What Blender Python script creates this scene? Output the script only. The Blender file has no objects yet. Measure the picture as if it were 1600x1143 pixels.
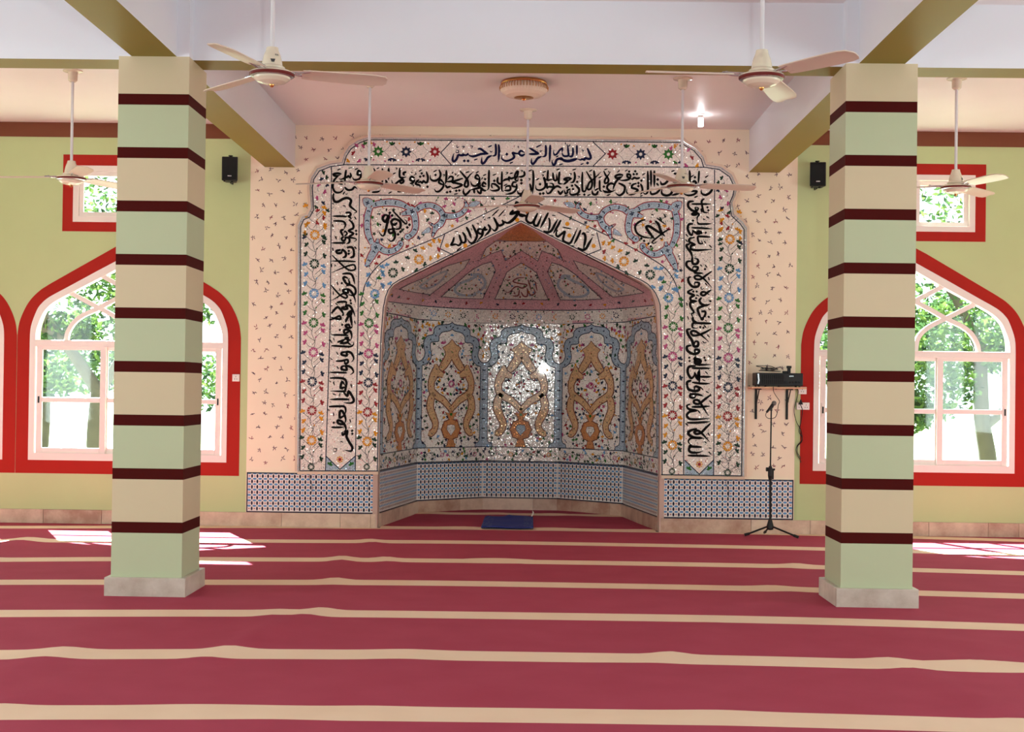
import bpy, bmesh, math, random
from mathutils import Vector, Matrix
random.seed(7)
PI = math.pi
sc = bpy.context.scene
col = sc.collection

# ---------------------------------------------------------------- camera
F_PX, YAW, PITCH, ROLL = 2095.0, .0138, .0085, .0132
SHX, SHY = -.0002, .0102
CAM = Vector((0, 0, 1.5))
RM = Matrix.Rotation(YAW, 3, 'Z') @ Matrix.Rotation(PI/2 + PITCH, 3, 'X') @ Matrix.Rotation(ROLL, 3, 'Z')
cd = bpy.data.cameras.new('camera')
cd.sensor_width = 36; cd.lens = 36*F_PX/1600; cd.shift_x = SHX; cd.shift_y = SHY
cd.clip_end = 300
cam = bpy.data.objects.new('camera', cd); col.objects.link(cam)
cam.matrix_world = Matrix.Translation(CAM) @ RM.to_4x4()
sc.camera = cam

# ---------------------------------------------------------------- colour management, world, sun, fill lamps
sc.view_settings.view_transform = 'Standard'; sc.view_settings.look = 'None'
sc.view_settings.gamma = 1; sc.view_settings.use_curve_mapping = False
sc.view_settings.exposure = 0.19
sc.cycles.use_denoising = True
sc.cycles.max_bounces = 8; sc.cycles.diffuse_bounces = 5; sc.cycles.glossy_bounces = 4
sc.cycles.transmission_bounces = 8; sc.cycles.transparent_max_bounces = 12
sc.cycles.sample_clamp_indirect = 6; sc.cycles.caustics_reflective = False; sc.cycles.caustics_refractive = False
w = bpy.data.worlds.new('sky'); sc.world = w; w.use_nodes = True
bgn = w.node_tree.nodes['Background']
bgn.inputs[0].default_value = (.80, .97, 1, 1); bgn.inputs[1].default_value = 3.6

def lamp(name, kind, loc, energy, color=(1, 1, 1), aim=None, **kw):
    l = bpy.data.lights.new(name, kind); l.energy = energy; l.color = color
    for k, v in kw.items(): setattr(l, k, v)
    o = bpy.data.objects.new(name, l); col.objects.link(o); o.location = loc
    if aim is not None:
        o.rotation_euler = (Vector(aim) - Vector(loc)).to_track_quat('-Z', 'Y').to_euler()
    return o
# sun stands behind the prayer wall: light runs towards the camera, a little to the right
lamp('sun', 'SUN', (-3, 30, 20), 60, (.85, 1, 1), aim=(-3 + .47*12, 30 - 12, 20 - 13.6), angle=.009)
# unseen fill lamps added at the solid side and rear walls, imitating window daylight
for sx in (-1, 1):
    for y in (1.2, 4.2, 7.4):
        lamp('side_fill', 'AREA', (sx*8.35, y, 1.9), 115, (.80, .98, 1), aim=(0, y + .3, 1.9), shape='RECTANGLE', size=2.1, size_y=2.2)
for x in (-5.2, 0, 5.2):
    lamp('rear_fill', 'AREA', (x, -3.8, 2.0), 55, (.80, .98, 1), aim=(x, 6, 2.0), shape='RECTANGLE', size=2.2, size_y=2.2)
# the photographer's flash beside the camera
lamp('camera_flash', 'AREA', (.32, -.05, 1.98), 62, (.90, 1, 1), aim=(.0, 10, 2.6), shape='DISK', size=.12)

# ---------------------------------------------------------------- picture measurements -> metres on a plane
def ray(px, py):
    return RM @ Vector(((px - 800 + SHX*1600)/F_PX, -(py - 571.5 - SHY*1600)/F_PX, -1))
def on_y(px, py, Y):
    v = ray(px, py); return CAM + v*(Y/v.y)
def on_z(px, py, Z):
    v = ray(px, py); return CAM + v*((Z - CAM.z)/v.z)

# ---------------------------------------------------------------- materials
def lin(c):
    if isinstance(c, str):
        c = c.lstrip('#'); c = [int(c[i:i+2], 16) for i in (0, 2, 4)]
    r = []
    for v in c[:3]:
        v = v/255.0
        r.append(v/12.92 if v <= .04045 else ((v + .055)/1.055)**2.4)
    return (*r, 1)
class NT:
    def __init__(s, name):
        s.m = bpy.data.materials.new(name); s.m.use_nodes = True
        s.t = s.m.node_tree; s.b = s.t.nodes['Principled BSDF']
    def n(s, typ, **kw):
        o = s.t.nodes.new(typ)
        for k, v in kw.items(): setattr(o, k, v)
        return o
    def l(s, a, b): s.t.links.new(a, b)
    def setb(s, **kw):
        for k, v in kw.items(): s.b.inputs[k.replace('_', ' ')].default_value = v
    def coord(s, kind='Object'):
        return s.n('ShaderNodeTexCoord').outputs[kind]
    def math(s, op, a, b=None, c=None):
        o = s.n('ShaderNodeMath', operation=op)
        for i, v in enumerate((a, b, c)):
            if v is None: continue
            if isinstance(v, (int, float)): o.inputs[i].default_value = v
            else: s.l(v, o.inputs[i])
        return o.outputs[0]
    def mix(s, fac, a, b):
        o = s.n('ShaderNodeMix', data_type='RGBA')
        for i, v in ((0, fac), (6, a), (7, b)):
            if isinstance(v, (int, float)): o.inputs[i].default_value = v
            elif isinstance(v, tuple): o.inputs[i].default_value = v
            else: s.l(v, o.inputs[i])
        return o.outputs[2]
    def bump(s, h, strength=.2, dist=.01):
        o = s.n('ShaderNodeBump'); o.inputs['Strength'].default_value = strength; o.inputs['Distance'].default_value = dist
        s.l(h, o.inputs['Height']); s.l(o.outputs[0], s.b.inputs['Normal'])

def plain(name, c, rough=.5, metal=0, coat=0, spec=.3):
    t = NT(name); t.setb(Base_Color=lin(c), Roughness=rough, Metallic=metal, Coat_Weight=coat)
    t.b.inputs['Specular IOR Level'].default_value = spec
    return t.m
def paint(name, c, rough=.5, var=.06, scale=3, bump=.05, spec=.2):
    t = NT(name); co = t.coord()
    nz = t.n('ShaderNodeTexNoise'); nz.inputs['Scale'].default_value = scale; nz.inputs['Detail'].default_value = 4
    t.l(co, nz.inputs['Vector'])
    a = lin(c); d = tuple(v*(1 - var) for v in a[:3]) + (1,); e = tuple(min(1, v*(1 + var)) for v in a[:3]) + (1,)
    t.l(t.mix(nz.outputs[0], d, e), t.b.inputs['Base Color']); t.setb(Roughness=rough); t.b.inputs['Specular IOR Level'].default_value = spec
    n2 = t.n('ShaderNodeTexNoise'); n2.inputs['Scale'].default_value = 60; t.l(co, n2.inputs['Vector'])
    t.bump(n2.outputs[0], bump, .004)
    return t.m
def mosaic(name, c, mirror=.1, scale=70, dark=.35, tilt=.35, var=.3, mrough=.2, coat=0):
    """crushed-mirror mosaic: irregular shards, some of them bright tilted mirror"""
    t = NT(name); co = t.coord()
    v = t.n('ShaderNodeTexVoronoi'); v.inputs['Scale'].default_value = scale; t.l(co, v.inputs['Vector'])
    ve = t.n('ShaderNodeTexVoronoi', feature='DISTANCE_TO_EDGE'); ve.inputs['Scale'].default_value = scale; t.l(co, ve.inputs['Vector'])
    sp = t.n('ShaderNodeSeparateColor'); t.l(v.outputs['Color'], sp.inputs[0])
    a = lin(c); lo = tuple(x*(1 - var) for x in a[:3]) + (1,); hi = tuple(min(1, x*(1 + var*.6)) for x in a[:3]) + (1,)
    base = t.mix(sp.outputs[0], lo, hi)
    edge = t.math('LESS_THAN', ve.outputs['Distance'], .055)
    base = t.mix(t.math('MULTIPLY', edge, dark), base, tuple(x*.35 for x in a[:3]) + (1,))
    t.l(base, t.b.inputs['Base Color'])
    mm = t.math('GREATER_THAN', sp.outputs[1], 1 - mirror)
    t.l(t.math('MULTIPLY', mm, .92), t.b.inputs['Metallic'])
    t.l(t.math('MULTIPLY_ADD', mm, mrough - .45, .45), t.b.inputs['Roughness'])
    t.setb(Coat_Weight=coat, Coat_Roughness=.035)
    g = t.n('ShaderNodeNewGeometry')
    s1 = t.n('ShaderNodeVectorMath', operation='SUBTRACT'); t.l(v.outputs['Color'], s1.inputs[0]); s1.inputs[1].default_value = (.5, .5, .5)
    s2 = t.n('ShaderNodeVectorMath', operation='SCALE'); t.l(s1.outputs[0], s2.inputs[0]); s2.inputs['Scale'].default_value = tilt
    s3 = t.n('ShaderNodeVectorMath', operation='ADD'); t.l(s2.outputs[0], s3.inputs[0]); t.l(g.outputs['Normal'], s3.inputs[1])
    s4 = t.n('ShaderNodeVectorMath', operation='NORMALIZE'); t.l(s3.outputs[0], s4.inputs[0])
    t.l(s4.outputs[0], t.b.inputs['Normal'])
    return t.m
def stone(name, c1, c2):
    t = NT(name); co = t.coord()
    nz = t.n('ShaderNodeTexNoise'); nz.inputs['Scale'].default_value = 5; nz.inputs['Detail'].default_value = 7; nz.inputs['Roughness'].default_value = .65
    t.l(co, nz.inputs['Vector'])
    g = t.n('ShaderNodeNewGeometry')
    f = t.math('MULTIPLY_ADD', g.outputs['Random Per Island'], .75, t.math('MULTIPLY_ADD', nz.outputs[0], 2.0, -.85))
    cr = t.n('ShaderNodeClamp'); t.l(f, cr.inputs[0])
    t.l(t.mix(cr.outputs[0], lin(c1), lin(c2)), t.b.inputs['Base Color']); t.setb(Roughness=.35)
    t.bump(nz.outputs[0], .08, .006)
    return t.m

M = {}
M['ceiling'] = paint('ceiling_white', '#EDE6E6', .45, .02)
M['beam_white'] = paint('beam_white', '#E2E1E8', .4, .02)
M['olive'] = paint('olive_paint', '#8A7A2A', .5, .05)
M['green'] = paint('lime_wall_paint', '#C1CC98', .45, .04)
M['brown'] = paint('brown_cornice', '#7E4730', .45, .04)
M['red'] = paint('red_surround', '#AC2B24', .6, .04, spec=.06)
M['cream'] = paint('cream_paint', '#CFBD9E', .4, .03)
M['sage'] = paint('sage_paint', '#B9BF9E', .4, .03)
M['maroon'] = paint('maroon_band', '#480F0C', .6, .05, spec=.06)
M['wallpaper'] = paint('peach_wall', '#F7E4CC', .5, .03)
M['sprig'] = plain('sprig_plum', '#6E4A58', .6); M['sprig2'] = plain('sprig_red', '#9A5058', .6)
M['skirting'] = stone('pink_travertine', '#AE8470', '#E2C6B0')
M['white_frame'] = plain('white_aluminium', '#F1E4DE', .3)
M['fan_cream'] = plain('fan_enamel', '#E2D3BE', .25, 0, .3); M['fan_blade'] = plain('fan_blade_enamel', '#D6C0B0', .3)
M['fan_white'] = plain('fan_rod_white', '#DCD6DA', .3)
M['fan_red'] = plain('fan_maroon_ring', '#6E2A26', .25)
M['gold'] = plain('brass_gold', '#D69A5A', .25, .9)
M['black'] = plain('black_plastic', '#1A1718', .4); M['black_metal'] = plain('black_metal', '#1C1A1B', .35, .4)
M['grille'] = plain('black_grille', '#0E0D0E', .7); M['silver'] = plain('silver', '#C9C9CC', .25, .9)
M['socket'] = plain('white_socket', '#EFE8E2', .35); M['wood'] = plain('shelf_wood', '#D9A583', .5)
M['glyph'] = plain('badge_ink', '#4A4A4C', .5)
# ---------------------------------------------------------------- mesh helpers
class MB:
    def __init__(s): s.v = []; s.f = []; s.m = []
    def add(s, vs, fs, mi=0):
        k = len(s.v); s.v += [tuple(p) for p in vs]
        for f in fs: s.f.append(tuple(i + k for i in f)); s.m.append(mi)
    def quad(s, a, b, c, d, mi=0): s.add([a, b, c, d], [(0, 1, 2, 3)], mi)
    def box(s, x0, x1, y0, y1, z0, z1, mi=0):
        s.add([(x0, y0, z0), (x1, y0, z0), (x1, y1, z0), (x0, y1, z0), (x0, y0, z1), (x1, y0, z1), (x1, y1, z1), (x0, y1, z1)],
              [(0, 3, 2, 1), (4, 5, 6, 7), (0, 1, 5, 4), (1, 2, 6, 5), (2, 3, 7, 6), (3, 0, 4, 7)], mi)
    def tube(s, path, r, n=10, mi=0, cap=True):
        path = [Vector(p) for p in path]; N = len(path)
        rs = r if isinstance(r, (list, tuple)) else [r]*N
        up = Vector((0, 0, 1)); rings = []; prev = None
        for i, p in enumerate(path):
            t = (path[min(i+1, N-1)] - path[max(i-1, 0)])
            t = t.normalized() if t.length > 1e-9 else Vector((0, 0, 1))
            if prev is None:
                a = t.cross(up) if abs(t.dot(up)) < .95 else t.cross(Vector((1, 0, 0)))
            else: a = prev - t*prev.dot(t)
            a.normalize(); prev = a; b = t.cross(a)
            rings.append([p + (a*math.cos(2*PI*k/n) + b*math.sin(2*PI*k/n))*rs[i] for k in range(n)])
        vs = [q for rg in rings for q in rg]; fs = []
        for i in range(N-1):
            for k in range(n):
                fs.append((i*n + k, i*n + (k+1) % n, (i+1)*n + (k+1) % n, (i+1)*n + k))
        if cap: fs += [tuple(range(n))[::-1], tuple((N-1)*n + k for k in range(n))]
        s.add(vs, fs, mi)
    def lathe(s, prof, c=(0, 0, 0), n=32, mi=0, mis=None):
        c = Vector(c); N = len(prof)
        vs = [c + Vector((r*math.cos(2*PI*k/n), r*math.sin(2*PI*k/n), z)) for r, z in prof for k in range(n)]
        for i in range(N-1):
            k0 = len(s.v)
            s.add([vs[j] for j in range(i*n, (i+2)*n)], [(k, (k+1) % n, n + (k+1) % n, n + k) for k in range(n)], mis[i] if mis else mi)
    def sweep(s, pts, wdt, y0, y1, mi=0, closed=False):
        """rectangular bar following a polyline in the wall plane (x, z), front y0, back y1"""
        L, R = offset(pts, wdt/2, closed)
        N = len(pts)
        vs = []
        for i in range(N):
            vs += [(L[i][0], y0, L[i][1]), (R[i][0], y0, R[i][1]), (R[i][0], y1, R[i][1]), (L[i][0], y1, L[i][1])]
        fs = []
        for i in range(N if closed else N-1):
            a = i*4; b = ((i+1) % N)*4
            for k in range(4): fs.append((a + k, b + k, b + (k+1) % 4, a + (k+1) % 4))
        if not closed: fs += [(0, 1, 2, 3), ((N-1)*4 + 3, (N-1)*4 + 2, (N-1)*4 + 1, (N-1)*4)]
        s.add(vs, fs, mi)
    def slab(s, outer, holes, y0, y1, mi=0, back=True, side_mi=None):
        """flat wall piece with openings: loops of (x, z)"""
        side_mi = mi if side_mi is None else side_mi
        bm = bmesh.new(); ed = []
        for lp in [outer] + holes:
            vv = [bm.verts.new((x, 0, z)) for x, z in lp]
            ed += [bm.edges.new((vv[i], vv[(i+1) % len(vv)])) for i in range(len(vv))]
        bmesh.ops.triangle_fill(bm, use_beauty=True, edges=ed)
        bm.verts.index_update(); bm.verts.ensure_lookup_table()
        P = [(v.co.x, v.co.z) for v in bm.verts]
        T = []
        for f in bm.faces:
            q = [v.index for v in f.verts]
            ar = sum(P[q[i]][0]*P[q[(i+1) % 3]][1] - P[q[(i+1) % 3]][0]*P[q[i]][1] for i in range(3))
            T.append(tuple(q) if ar > 0 else tuple(q[::-1]))
        bm.free()
        s.add([(x, y0, z) for x, z in P], T, mi)
        if back: s.add([(x, y1, z) for x, z in P], [t[::-1] for t in T], mi)
        for lp in [outer] + holes:
            n = len(lp)
            for i in range(n):
                (a, b), (c, d) = lp[i], lp[(i+1) % n]
                s.quad((a, y0, b), (a, y1, b), (c, y1, d), (c, y0, d), side_mi)
    def build(s, name, mats, parent=None, smooth=False, bevel=0, recalc=True):
        o0 = parent.location if parent is not None and parent.parent is None else Vector()
        if parent is not None and parent.parent is not None:
            q = parent
            while q.parent: q = q.parent
            o0 = q.location
        me = bpy.data.meshes.new(name)
        me.from_pydata([tuple(Vector(v) - o0) for v in s.v] if parent is not None else s.v, [], s.f)
        for m in (mats if isinstance(mats, (list, tuple)) else [mats]): me.materials.append(m)
        if any(s.m): me.polygons.foreach_set('material_index', s.m)
        if smooth:
            me.polygons.foreach_set('use_smooth', [True]*len(me.polygons))
        me.update()
        if recalc:
            bm = bmesh.new(); bm.from_mesh(me); bmesh.ops.recalc_face_normals(bm, faces=bm.faces); bm.to_mesh(me); bm.free()
        o = bpy.data.objects.new(name, me); col.objects.link(o)
        if parent is not None: o.parent = parent
        if smooth: me.set_sharp_from_angle(angle=math.radians(38))
        if bevel:
            b = o.modifiers.new('bevel', 'BEVEL'); b.width = bevel; b.segments = 2; b.limit_method = 'ANGLE'
        return o
def offset(pts, d, closed=False):
    N = len(pts); L = []; R = []
    for i in range(N):
        p = Vector(pts[i])
        a = Vector(pts[i-1]) if (i > 0 or closed) else None
        b = Vector(pts[(i+1) % N]) if (i < N-1 or closed) else None
        n = Vector((0, 0)); ds = []
        for u, v in ((a, p), (p, b)):
            if u is None or v is None or (v - u).length < 1e-9: continue
            e = (v - u).normalized(); ds.append(Vector((-e.y, e.x)))
        for q in ds: n += q
        n.normalize(); k = max(.35, n.dot(ds[0]))
        L.append(p + n*d/k); R.append(p - n*d/k)
    return L, R
def catmull(pts, sub=6, closed=False):
    P = [Vector(p) for p in pts]; N = len(P)
    if N < 3 and not closed: 
        return [P[0].lerp(P[-1], i/sub) for i in range(sub+1)]
    out = []
    for i in range(N if closed else N-1):
        if closed: p0, p1, p2, p3 = P[i-1], P[i], P[(i+1) % N], P[(i+2) % N]
        else: p0, p1, p2, p3 = P[max(i-1, 0)], P[i], P[i+1], P[min(i+2, N-1)]
        for k in range(sub):
            t = k/sub
            out.append(.5*((2*p1) + (p2 - p0)*t + (2*p0 - 5*p1 + 4*p2 - p3)*t*t + (3*p1 - p0 - 3*p2 + p3)*t**3))
    if not closed: out.append(P[-1])
    return out
def setp(o, label=None, cat=None, group=None, kind=None):
    if label: o['label'] = label
    if cat: o['category'] = cat
    if group: o['group'] = group
    if kind: o['kind'] = kind
    return o
def thing(name, label, cat, loc=(0, 0, 0), group=None, kind=None):
    o = bpy.data.objects.new(name, None); o.empty_display_size = .1; col.objects.link(o); o.location = loc
    return setp(o, label, cat, group, kind)
def struct(mb, name, mats, label, cat, **kw):
    return setp(mb.build(name, mats, **kw), label, cat, None, 'structure')

# ---------------------------------------------------------------- flat inlay drawing on any mapped surface
PAL = {}
PALM = []
def pal(k, m): PAL[k] = len(PALM); PALM.append(m)
pal('base', mosaic('mirror_mosaic_pale', '#F0E2D8', .06, 105, .16, .3, .12, .25)); pal('nichebase', mosaic('mirror_mosaic_silver', '#F8EEE6', .15, 85, .26, .05, .16, .22, .6))
pal('black', plain('inlay_black', '#0E0A09', .6, spec=.1)); pal('navyink', plain('inlay_navy_ink', '#14143A', .6, spec=.1))
pal('line', plain('inlay_line', '#20263A', .5, spec=.15)); pal('stem', plain('inlay_stem', '#35373A', .5))
pal('green', plain('inlay_green', '#2F6E2C', .25)); pal('dkgreen', plain('inlay_dark_green', '#1F3A28', .25))
pal('orange', plain('inlay_orange', '#D8901C', .25)); pal('red', plain('inlay_red', '#96242A', .25))
pal('pink', plain('inlay_pink', '#B54A7C', .25)); pal('blue', plain('inlay_blue', '#6497C4', .25))
pal('navy', plain('inlay_navy', '#1F2740', .25)); pal('tan', mosaic('mosaic_tan', '#DDB080', .10, 110, .25, .2, .3, .2, .4))
pal('slate', mosaic('mosaic_slate', '#A6B8C8', .08, 110, .25, .25, .3, .2, .4)); pal('brown', plain('inlay_brown', '#74402F', .3))
pal('rose', mosaic('mosaic_rose', '#E2AFB6', .08, 110, .35, .25)); pal('grey', mosaic('mosaic_grey', '#EEE4DA', .06, 100, .3, .2))
pal('white', mosaic('mosaic_white', '#EEE6E0', .15, 60, .2, .25)); pal('crimson', plain('inlay_crimson', '#7A1E1E', .3))
pal('rust', mosaic('mosaic_rust', '#D08A52', .08, 110, .3, .25)); pal('tile_white', plain('tile_white', '#E4DDD8', .2))
pal('tile_blue', plain('tile_blue', '#5E93C4', .2)); pal('tile_navy', plain('tile_navy', '#1B1D38', .2)); pal('tile_red', plain('tile_red', '#A23A28', .2))
class Ink(MB):
    def __init__(s, mp): super().__init__(); s.mp = mp
    def poly(s, pts, c, lift=.002):
        s.add([s.mp(p[0], p[1], lift) for p in pts], [tuple(range(len(pts)))], PAL[c])
    def fan(s, cx, cy, pts, c, lift=.002):
        n = len(pts)
        s.add([s.mp(cx, cy, lift)] + [s.mp(p[0], p[1], lift) for p in pts], [(0, i+1, (i+1) % n + 1) for i in range(n)], PAL[c])
    def ribbon(s, pts, wd, c, lift=.0015, closed=False):
        N = len(pts); L, R = offset(pts, .5, closed)
        ws = wd if isinstance(wd, (list, tuple)) else [wd]*N
        vs = []
        for i in range(N):
            p = Vector(pts[i][:2])
            a = (L[i] - p)*ws[i]; b = (R[i] - p)*ws[i]
            vs += [s.mp(p.x + a.x, p.y + a.y, lift), s.mp(p.x + b.x, p.y + b.y, lift)]
        n = N if closed else N-1
        s.add(vs, [(2*i, 2*i+1, 2*((i+1) % N)+1, 2*((i+1) % N)) for i in range(n)], PAL[c])
    def line(s, pts, wd, c='line', lift=.0015, curve=False, sub=5, closed=False):
        s.ribbon(catmull(pts, sub, closed) if curve else [Vector(p) for p in pts], wd, c, lift, closed)
    def leaf(s, x, y, ang, L, W, c, lift=.0025):
        ca, sa = math.cos(ang), math.sin(ang)
        sh = [(0, 0), (.3, .42), (.62, .46), (1, 0), (.62, -.46), (.3, -.42)]
        s.poly([(x + ca*a*L - sa*b*W, y + sa*a*L + ca*b*W) for a, b in sh], c, lift)
    def bud(s, x, y, ang, r, c, n=3):
        for k in range(n):
            a = ang + (k - (n-1)/2)*1.05
            s.leaf(x, y, a, r*(1.25 if k == (n-1)/2 else 1.12), r*.74, c)
    def disc(s, x, y, r, c, lift=.0025, n=10):
        s.fan(x, y, [(x + r*math.cos(2*PI*k/n), y + r*math.sin(2*PI*k/n)) for k in range(n)], c, lift)
    def rosette(s, x, y, r, c, n=10, core='grey'):
        r *= 1.08; s.disc(x, y, r*.46, core, .0018)
        for k in range(n):
            a = 2*PI*k/n
            pts = []
            for da, rr in ((-.13, .42), (-.29, .80), (-.15, 1.0), (0, .88), (.15, 1.0), (.29, .80), (.13, .42)):
                pts.append((x + r*rr*math.cos(a + da), y + r*rr*math.sin(a + da)))
            s.fan(x + r*.72*math.cos(a), y + r*.72*math.sin(a), pts, c, .0026)
    def star(s, x, y, r, c):
        n = 8
        o = [(x + r*(1 if k % 2 == 0 else .62)*math.cos(PI*k/n + PI/8*0), y + r*(1 if k % 2 == 0 else .62)*math.sin(PI*k/n)) for k in range(2*n)]
        i = [(x + (q[0]-x)*.55, y + (q[1]-y)*.55) for q in o]
        s.ribbon([((a[0]+b[0])/2, (a[1]+b[1])/2) for a, b in zip(o, i)], r*.36, c, .0026, True)
    def diamond(s, x, y, r, c, lift=.004):
        s.poly([(x - r, y), (x, y - r), (x + r, y), (x, y + r)], c, lift)
    def stroke(s, pts, wd, c, lift=.004, t0=.55, t1=.18):
        q = catmull(pts, 5); N = len(q)
        acc = [0]
        for i in range(1, N): acc.append(acc[-1] + (q[i] - q[i-1]).length)
        T = max(acc[-1], 1e-6); ws = []
        for a in acc:
            u = a/T; k = 1.0
            if u < .16: k = t0 + (1 - t0)*(u/.16)
            if u > .68: k = min(k, 1 + (t1 - 1)*((u - .68)/.32)**1.3)
            ws.append(wd*k)
        s.ribbon(q, ws, c, lift)
    def script(s, x0, y0, k, text, c, wk=1.04):
        for ln in text.strip().splitlines():
            ln = ln.strip()
            if not ln: continue
            if ln[0] == 'd':
                tk = ln[1:].split(); r = float(tk[0])
                for t in tk[1:]:
                    a, b = t.split(','); s.diamond(x0 + float(a)/k, y0 + float(b)/k, r*1.15/k, c)
                continue
            tk = ln.split(); wd = float(tk[0])*wk
            pts = [(x0 + float(a)/k, y0 + float(b)/k) for a, b in (t.split(',') for t in tk[1:])]
            s.stroke(pts, wd/k, c)
    def tri_fill(s, pts, c, lift=.001, cell=9):
        """fill a polygon with small triangles so that it can follow a curved surface"""
        bm = bmesh.new(); vv = [bm.verts.new((p[0], p[1], 0)) for p in pts]
        ed = [bm.edges.new((vv[i], vv[(i+1) % len(vv)])) for i in range(len(vv))]
        bmesh.ops.triangle_fill(bm, use_beauty=True, edges=ed)
        for _ in range(5):
            lg = [e for e in bm.edges if e.calc_length() > cell]
            if not lg: break
            bmesh.ops.subdivide_edges(bm, edges=lg, cuts=1); bmesh.ops.triangulate(bm, faces=bm.faces)
        bm.verts.index_update()
        s.add([s.mp(v.co.x, v.co.y, lift) for v in bm.verts], [tuple(v.index for v in f.verts) for f in bm.faces], PAL[c]); bm.free()
    def done(s, name, parent, label=None):
        used = sorted(set(s.m)); rm = {k: i for i, k in enumerate(used)}
        s.m = [rm[k] for k in s.m]
        o = s.build(name, [PALM[k] for k in used], parent, recalc=False)
        # all faces look into the room
        return setp(o, label)
# ---------------------------------------------------------------- the hall
X0 = -.115           # centre line of hall and niche
YW = 14.16           # face of the prayer wall
YP = 14.13           # face of the mosaic slab
ZC = 4.255           # ceiling
XS = 8.6             # side walls
HALL0 = -4.0

mb = MB(); mb.box(-XS - .3, XS + .3, HALL0 - .3, 17.2, -.15, 0)
struct(mb, 'floor', paint('screed', '#9A8F86', .7), 'concrete floor under the carpet', 'floor')
mb = MB(); mb.box(-XS - .3, XS + .3, HALL0 - .3, 14.46, ZC, ZC + .15)
struct(mb, 'ceiling', M['ceiling'], 'white painted ceiling above the beams', 'ceiling')
for nm, x0, x1 in (('wall_left', -XS - .3, -XS), ('wall_right', XS, XS + .3)):
    mb = MB(); mb.box(x0, x1, HALL0, 14.46, 0, ZC)
    struct(mb, nm, M['green'], 'lime green side wall of the hall', 'wall')
mb = MB(); mb.box(-XS - .3, XS + .3, HALL0 - .3, HALL0, 0, ZC)
struct(mb, 'wall_back', M['ceiling'], 'white rear wall of the hall', 'wall')

# openings: pointed windows and small square ones above them
ARCH = [(1.055, 1.93), (1.045, 2.085), (.985, 2.257), (.935, 2.33), (.87, 2.388), (.78, 2.442), (.66, 2.507), (.34, 2.685), (0, 2.87)]
GLZ = [(.997, 1.935), (.985, 2.06), (.925, 2.215), (.875, 2.285), (.81, 2.342), (.73, 2.39), (.62, 2.449), (.257, 2.64), (0, 2.785)]
REDO = [(1.19, 1.99), (1.17, 2.13), (1.115, 2.27), (1.05, 2.375), (.96, 2.465), (.88, 2.52), (.78, 2.58), (.115, 2.965), (0, 3.025)]
def arch_loop(prof, cx, zb):
    R = [(cx + a, z) for a, z in smooth_arch(prof)]
    L = [(2*cx - a, z) for a, z in R[:-1]][::-1]
    w0 = prof[0][0]
    return [(cx + w0, zb)] + R + L + [(cx - w0, zb)]
def smooth_arch(prof):
    # curved shoulder, straight run to the apex
    q = catmull(prof[:-1], 4)
    return [(v.x, v.y) for v in q] + [prof[-1]]
WX = [X0 - 4.149 - 2.385, X0 - 4.149, X0 + 4.149, X0 + 4.149 + 2.385]
SILL, HB, HT = .67, 3.20, 3.80
holes = []
for cx in WX:
    holes.append(arch_loop(ARCH, cx, SILL)[::-1])
    holes.append([(cx - .62, HB), (cx - .62, HT), (cx + .62, HT), (cx + .62, HB)])
NICHE = [(1.485, 0), (1.485, 1.2), (1.47, 1.7), (1.452, 2.06), (1.432, 2.33), (1.41, 2.44), (1.365, 2.535), (1.26, 2.618), (1.15, 2.675), (.705, 2.902), (0, 3.25)]
def niche_pts(grow=0.0):
    R = [(X0 + a + (grow if a > 0 else 0), z + (grow*1.2 if z > 2.5 else 0)) for a, z in NICHE]
    L = [(2*X0 - x, z) for x, z in R[:-1]]
    return R + L[::-1]            # right foot ... apex ... left foot
XPL, XPR = -2.998, 2.787          # edges of the papered middle part
nch = niche_pts(.05)
mb = MB()
mb.slab([(-XS, 0), (XPL, 0), (XPL, ZC), (-XS, ZC)], [h for h in holes if h[0][0] < 0], YW, YW + .3)
mb.slab([(XPR, 0), (XS, 0), (XS, ZC), (XPR, ZC)], [h for h in holes if h[0][0] > 0], YW, YW + .3)
struct(mb, 'wall_front', M['green'], 'lime green prayer wall with pointed windows', 'wall')

mb = MB()
mb.slab([(XPL, 0)] + nch[::-1] + [(XPR, 0), (XPR, ZC), (XPL, ZC)], [], YW, YW + .3)
# hand-printed sprigs all over the peach wall
rnd = random.Random(3)
zs = .70; row = 0
while zs < 4.19:
    x = XPL + .07 + (.08 if row % 2 else 0)
    while x < XPR - .05:
        px, pz = x + rnd.uniform(-.035, .035), zs + rnd.uniform(-.03, .03)
        dx = abs(px - X0)
        inside = dx < 2.27 and pz < 3.2 or dx < 1.98 and pz < 3.8 or dx < 1.75 and pz < 4.07
        if not inside and pz < 4.2:
            mi = 1 if rnd.random() < .85 else 2
            base = rnd.uniform(0, 6.28)
            for k in range(5):
                a = base + k*1.25 + rnd.uniform(-.3, .3); L = rnd.uniform(.014, .038); W = .009
                ca, sa = math.cos(a), math.sin(a)
                ox, oz = px + rnd.uniform(-.008, .008), pz + rnd.uniform(-.008, .008)
                mb.add([(ox + ca*u*L - sa*v*W, YW - .0012, oz + sa*u*L + ca*v*W) for u, v in ((0, -.2), (.5, -.5), (1, 0), (.5, .5), (0, .2))], [(0, 1, 2, 3, 4)], mi)
        x += .152
    zs += .118; row += 1
struct(mb, 'wall_center', [M['wallpaper'], M['sprig'], M['sprig2']], 'peach wall with scattered plum sprigs around the mosaic', 'wall')

# brown band under the ceiling, left and right
for i, (a, b) in enumerate(((-XS, XPL), (XPR, XS))):
    mb = MB(); mb.box(a, b, YW - .006, YW, 4.10, ZC)
    struct(mb, 'trim_%d' % (i + 1), M['brown'], 'brown painted band under the ceiling, %s side' % ('left' if i == 0 else 'right'), 'trim')
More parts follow.
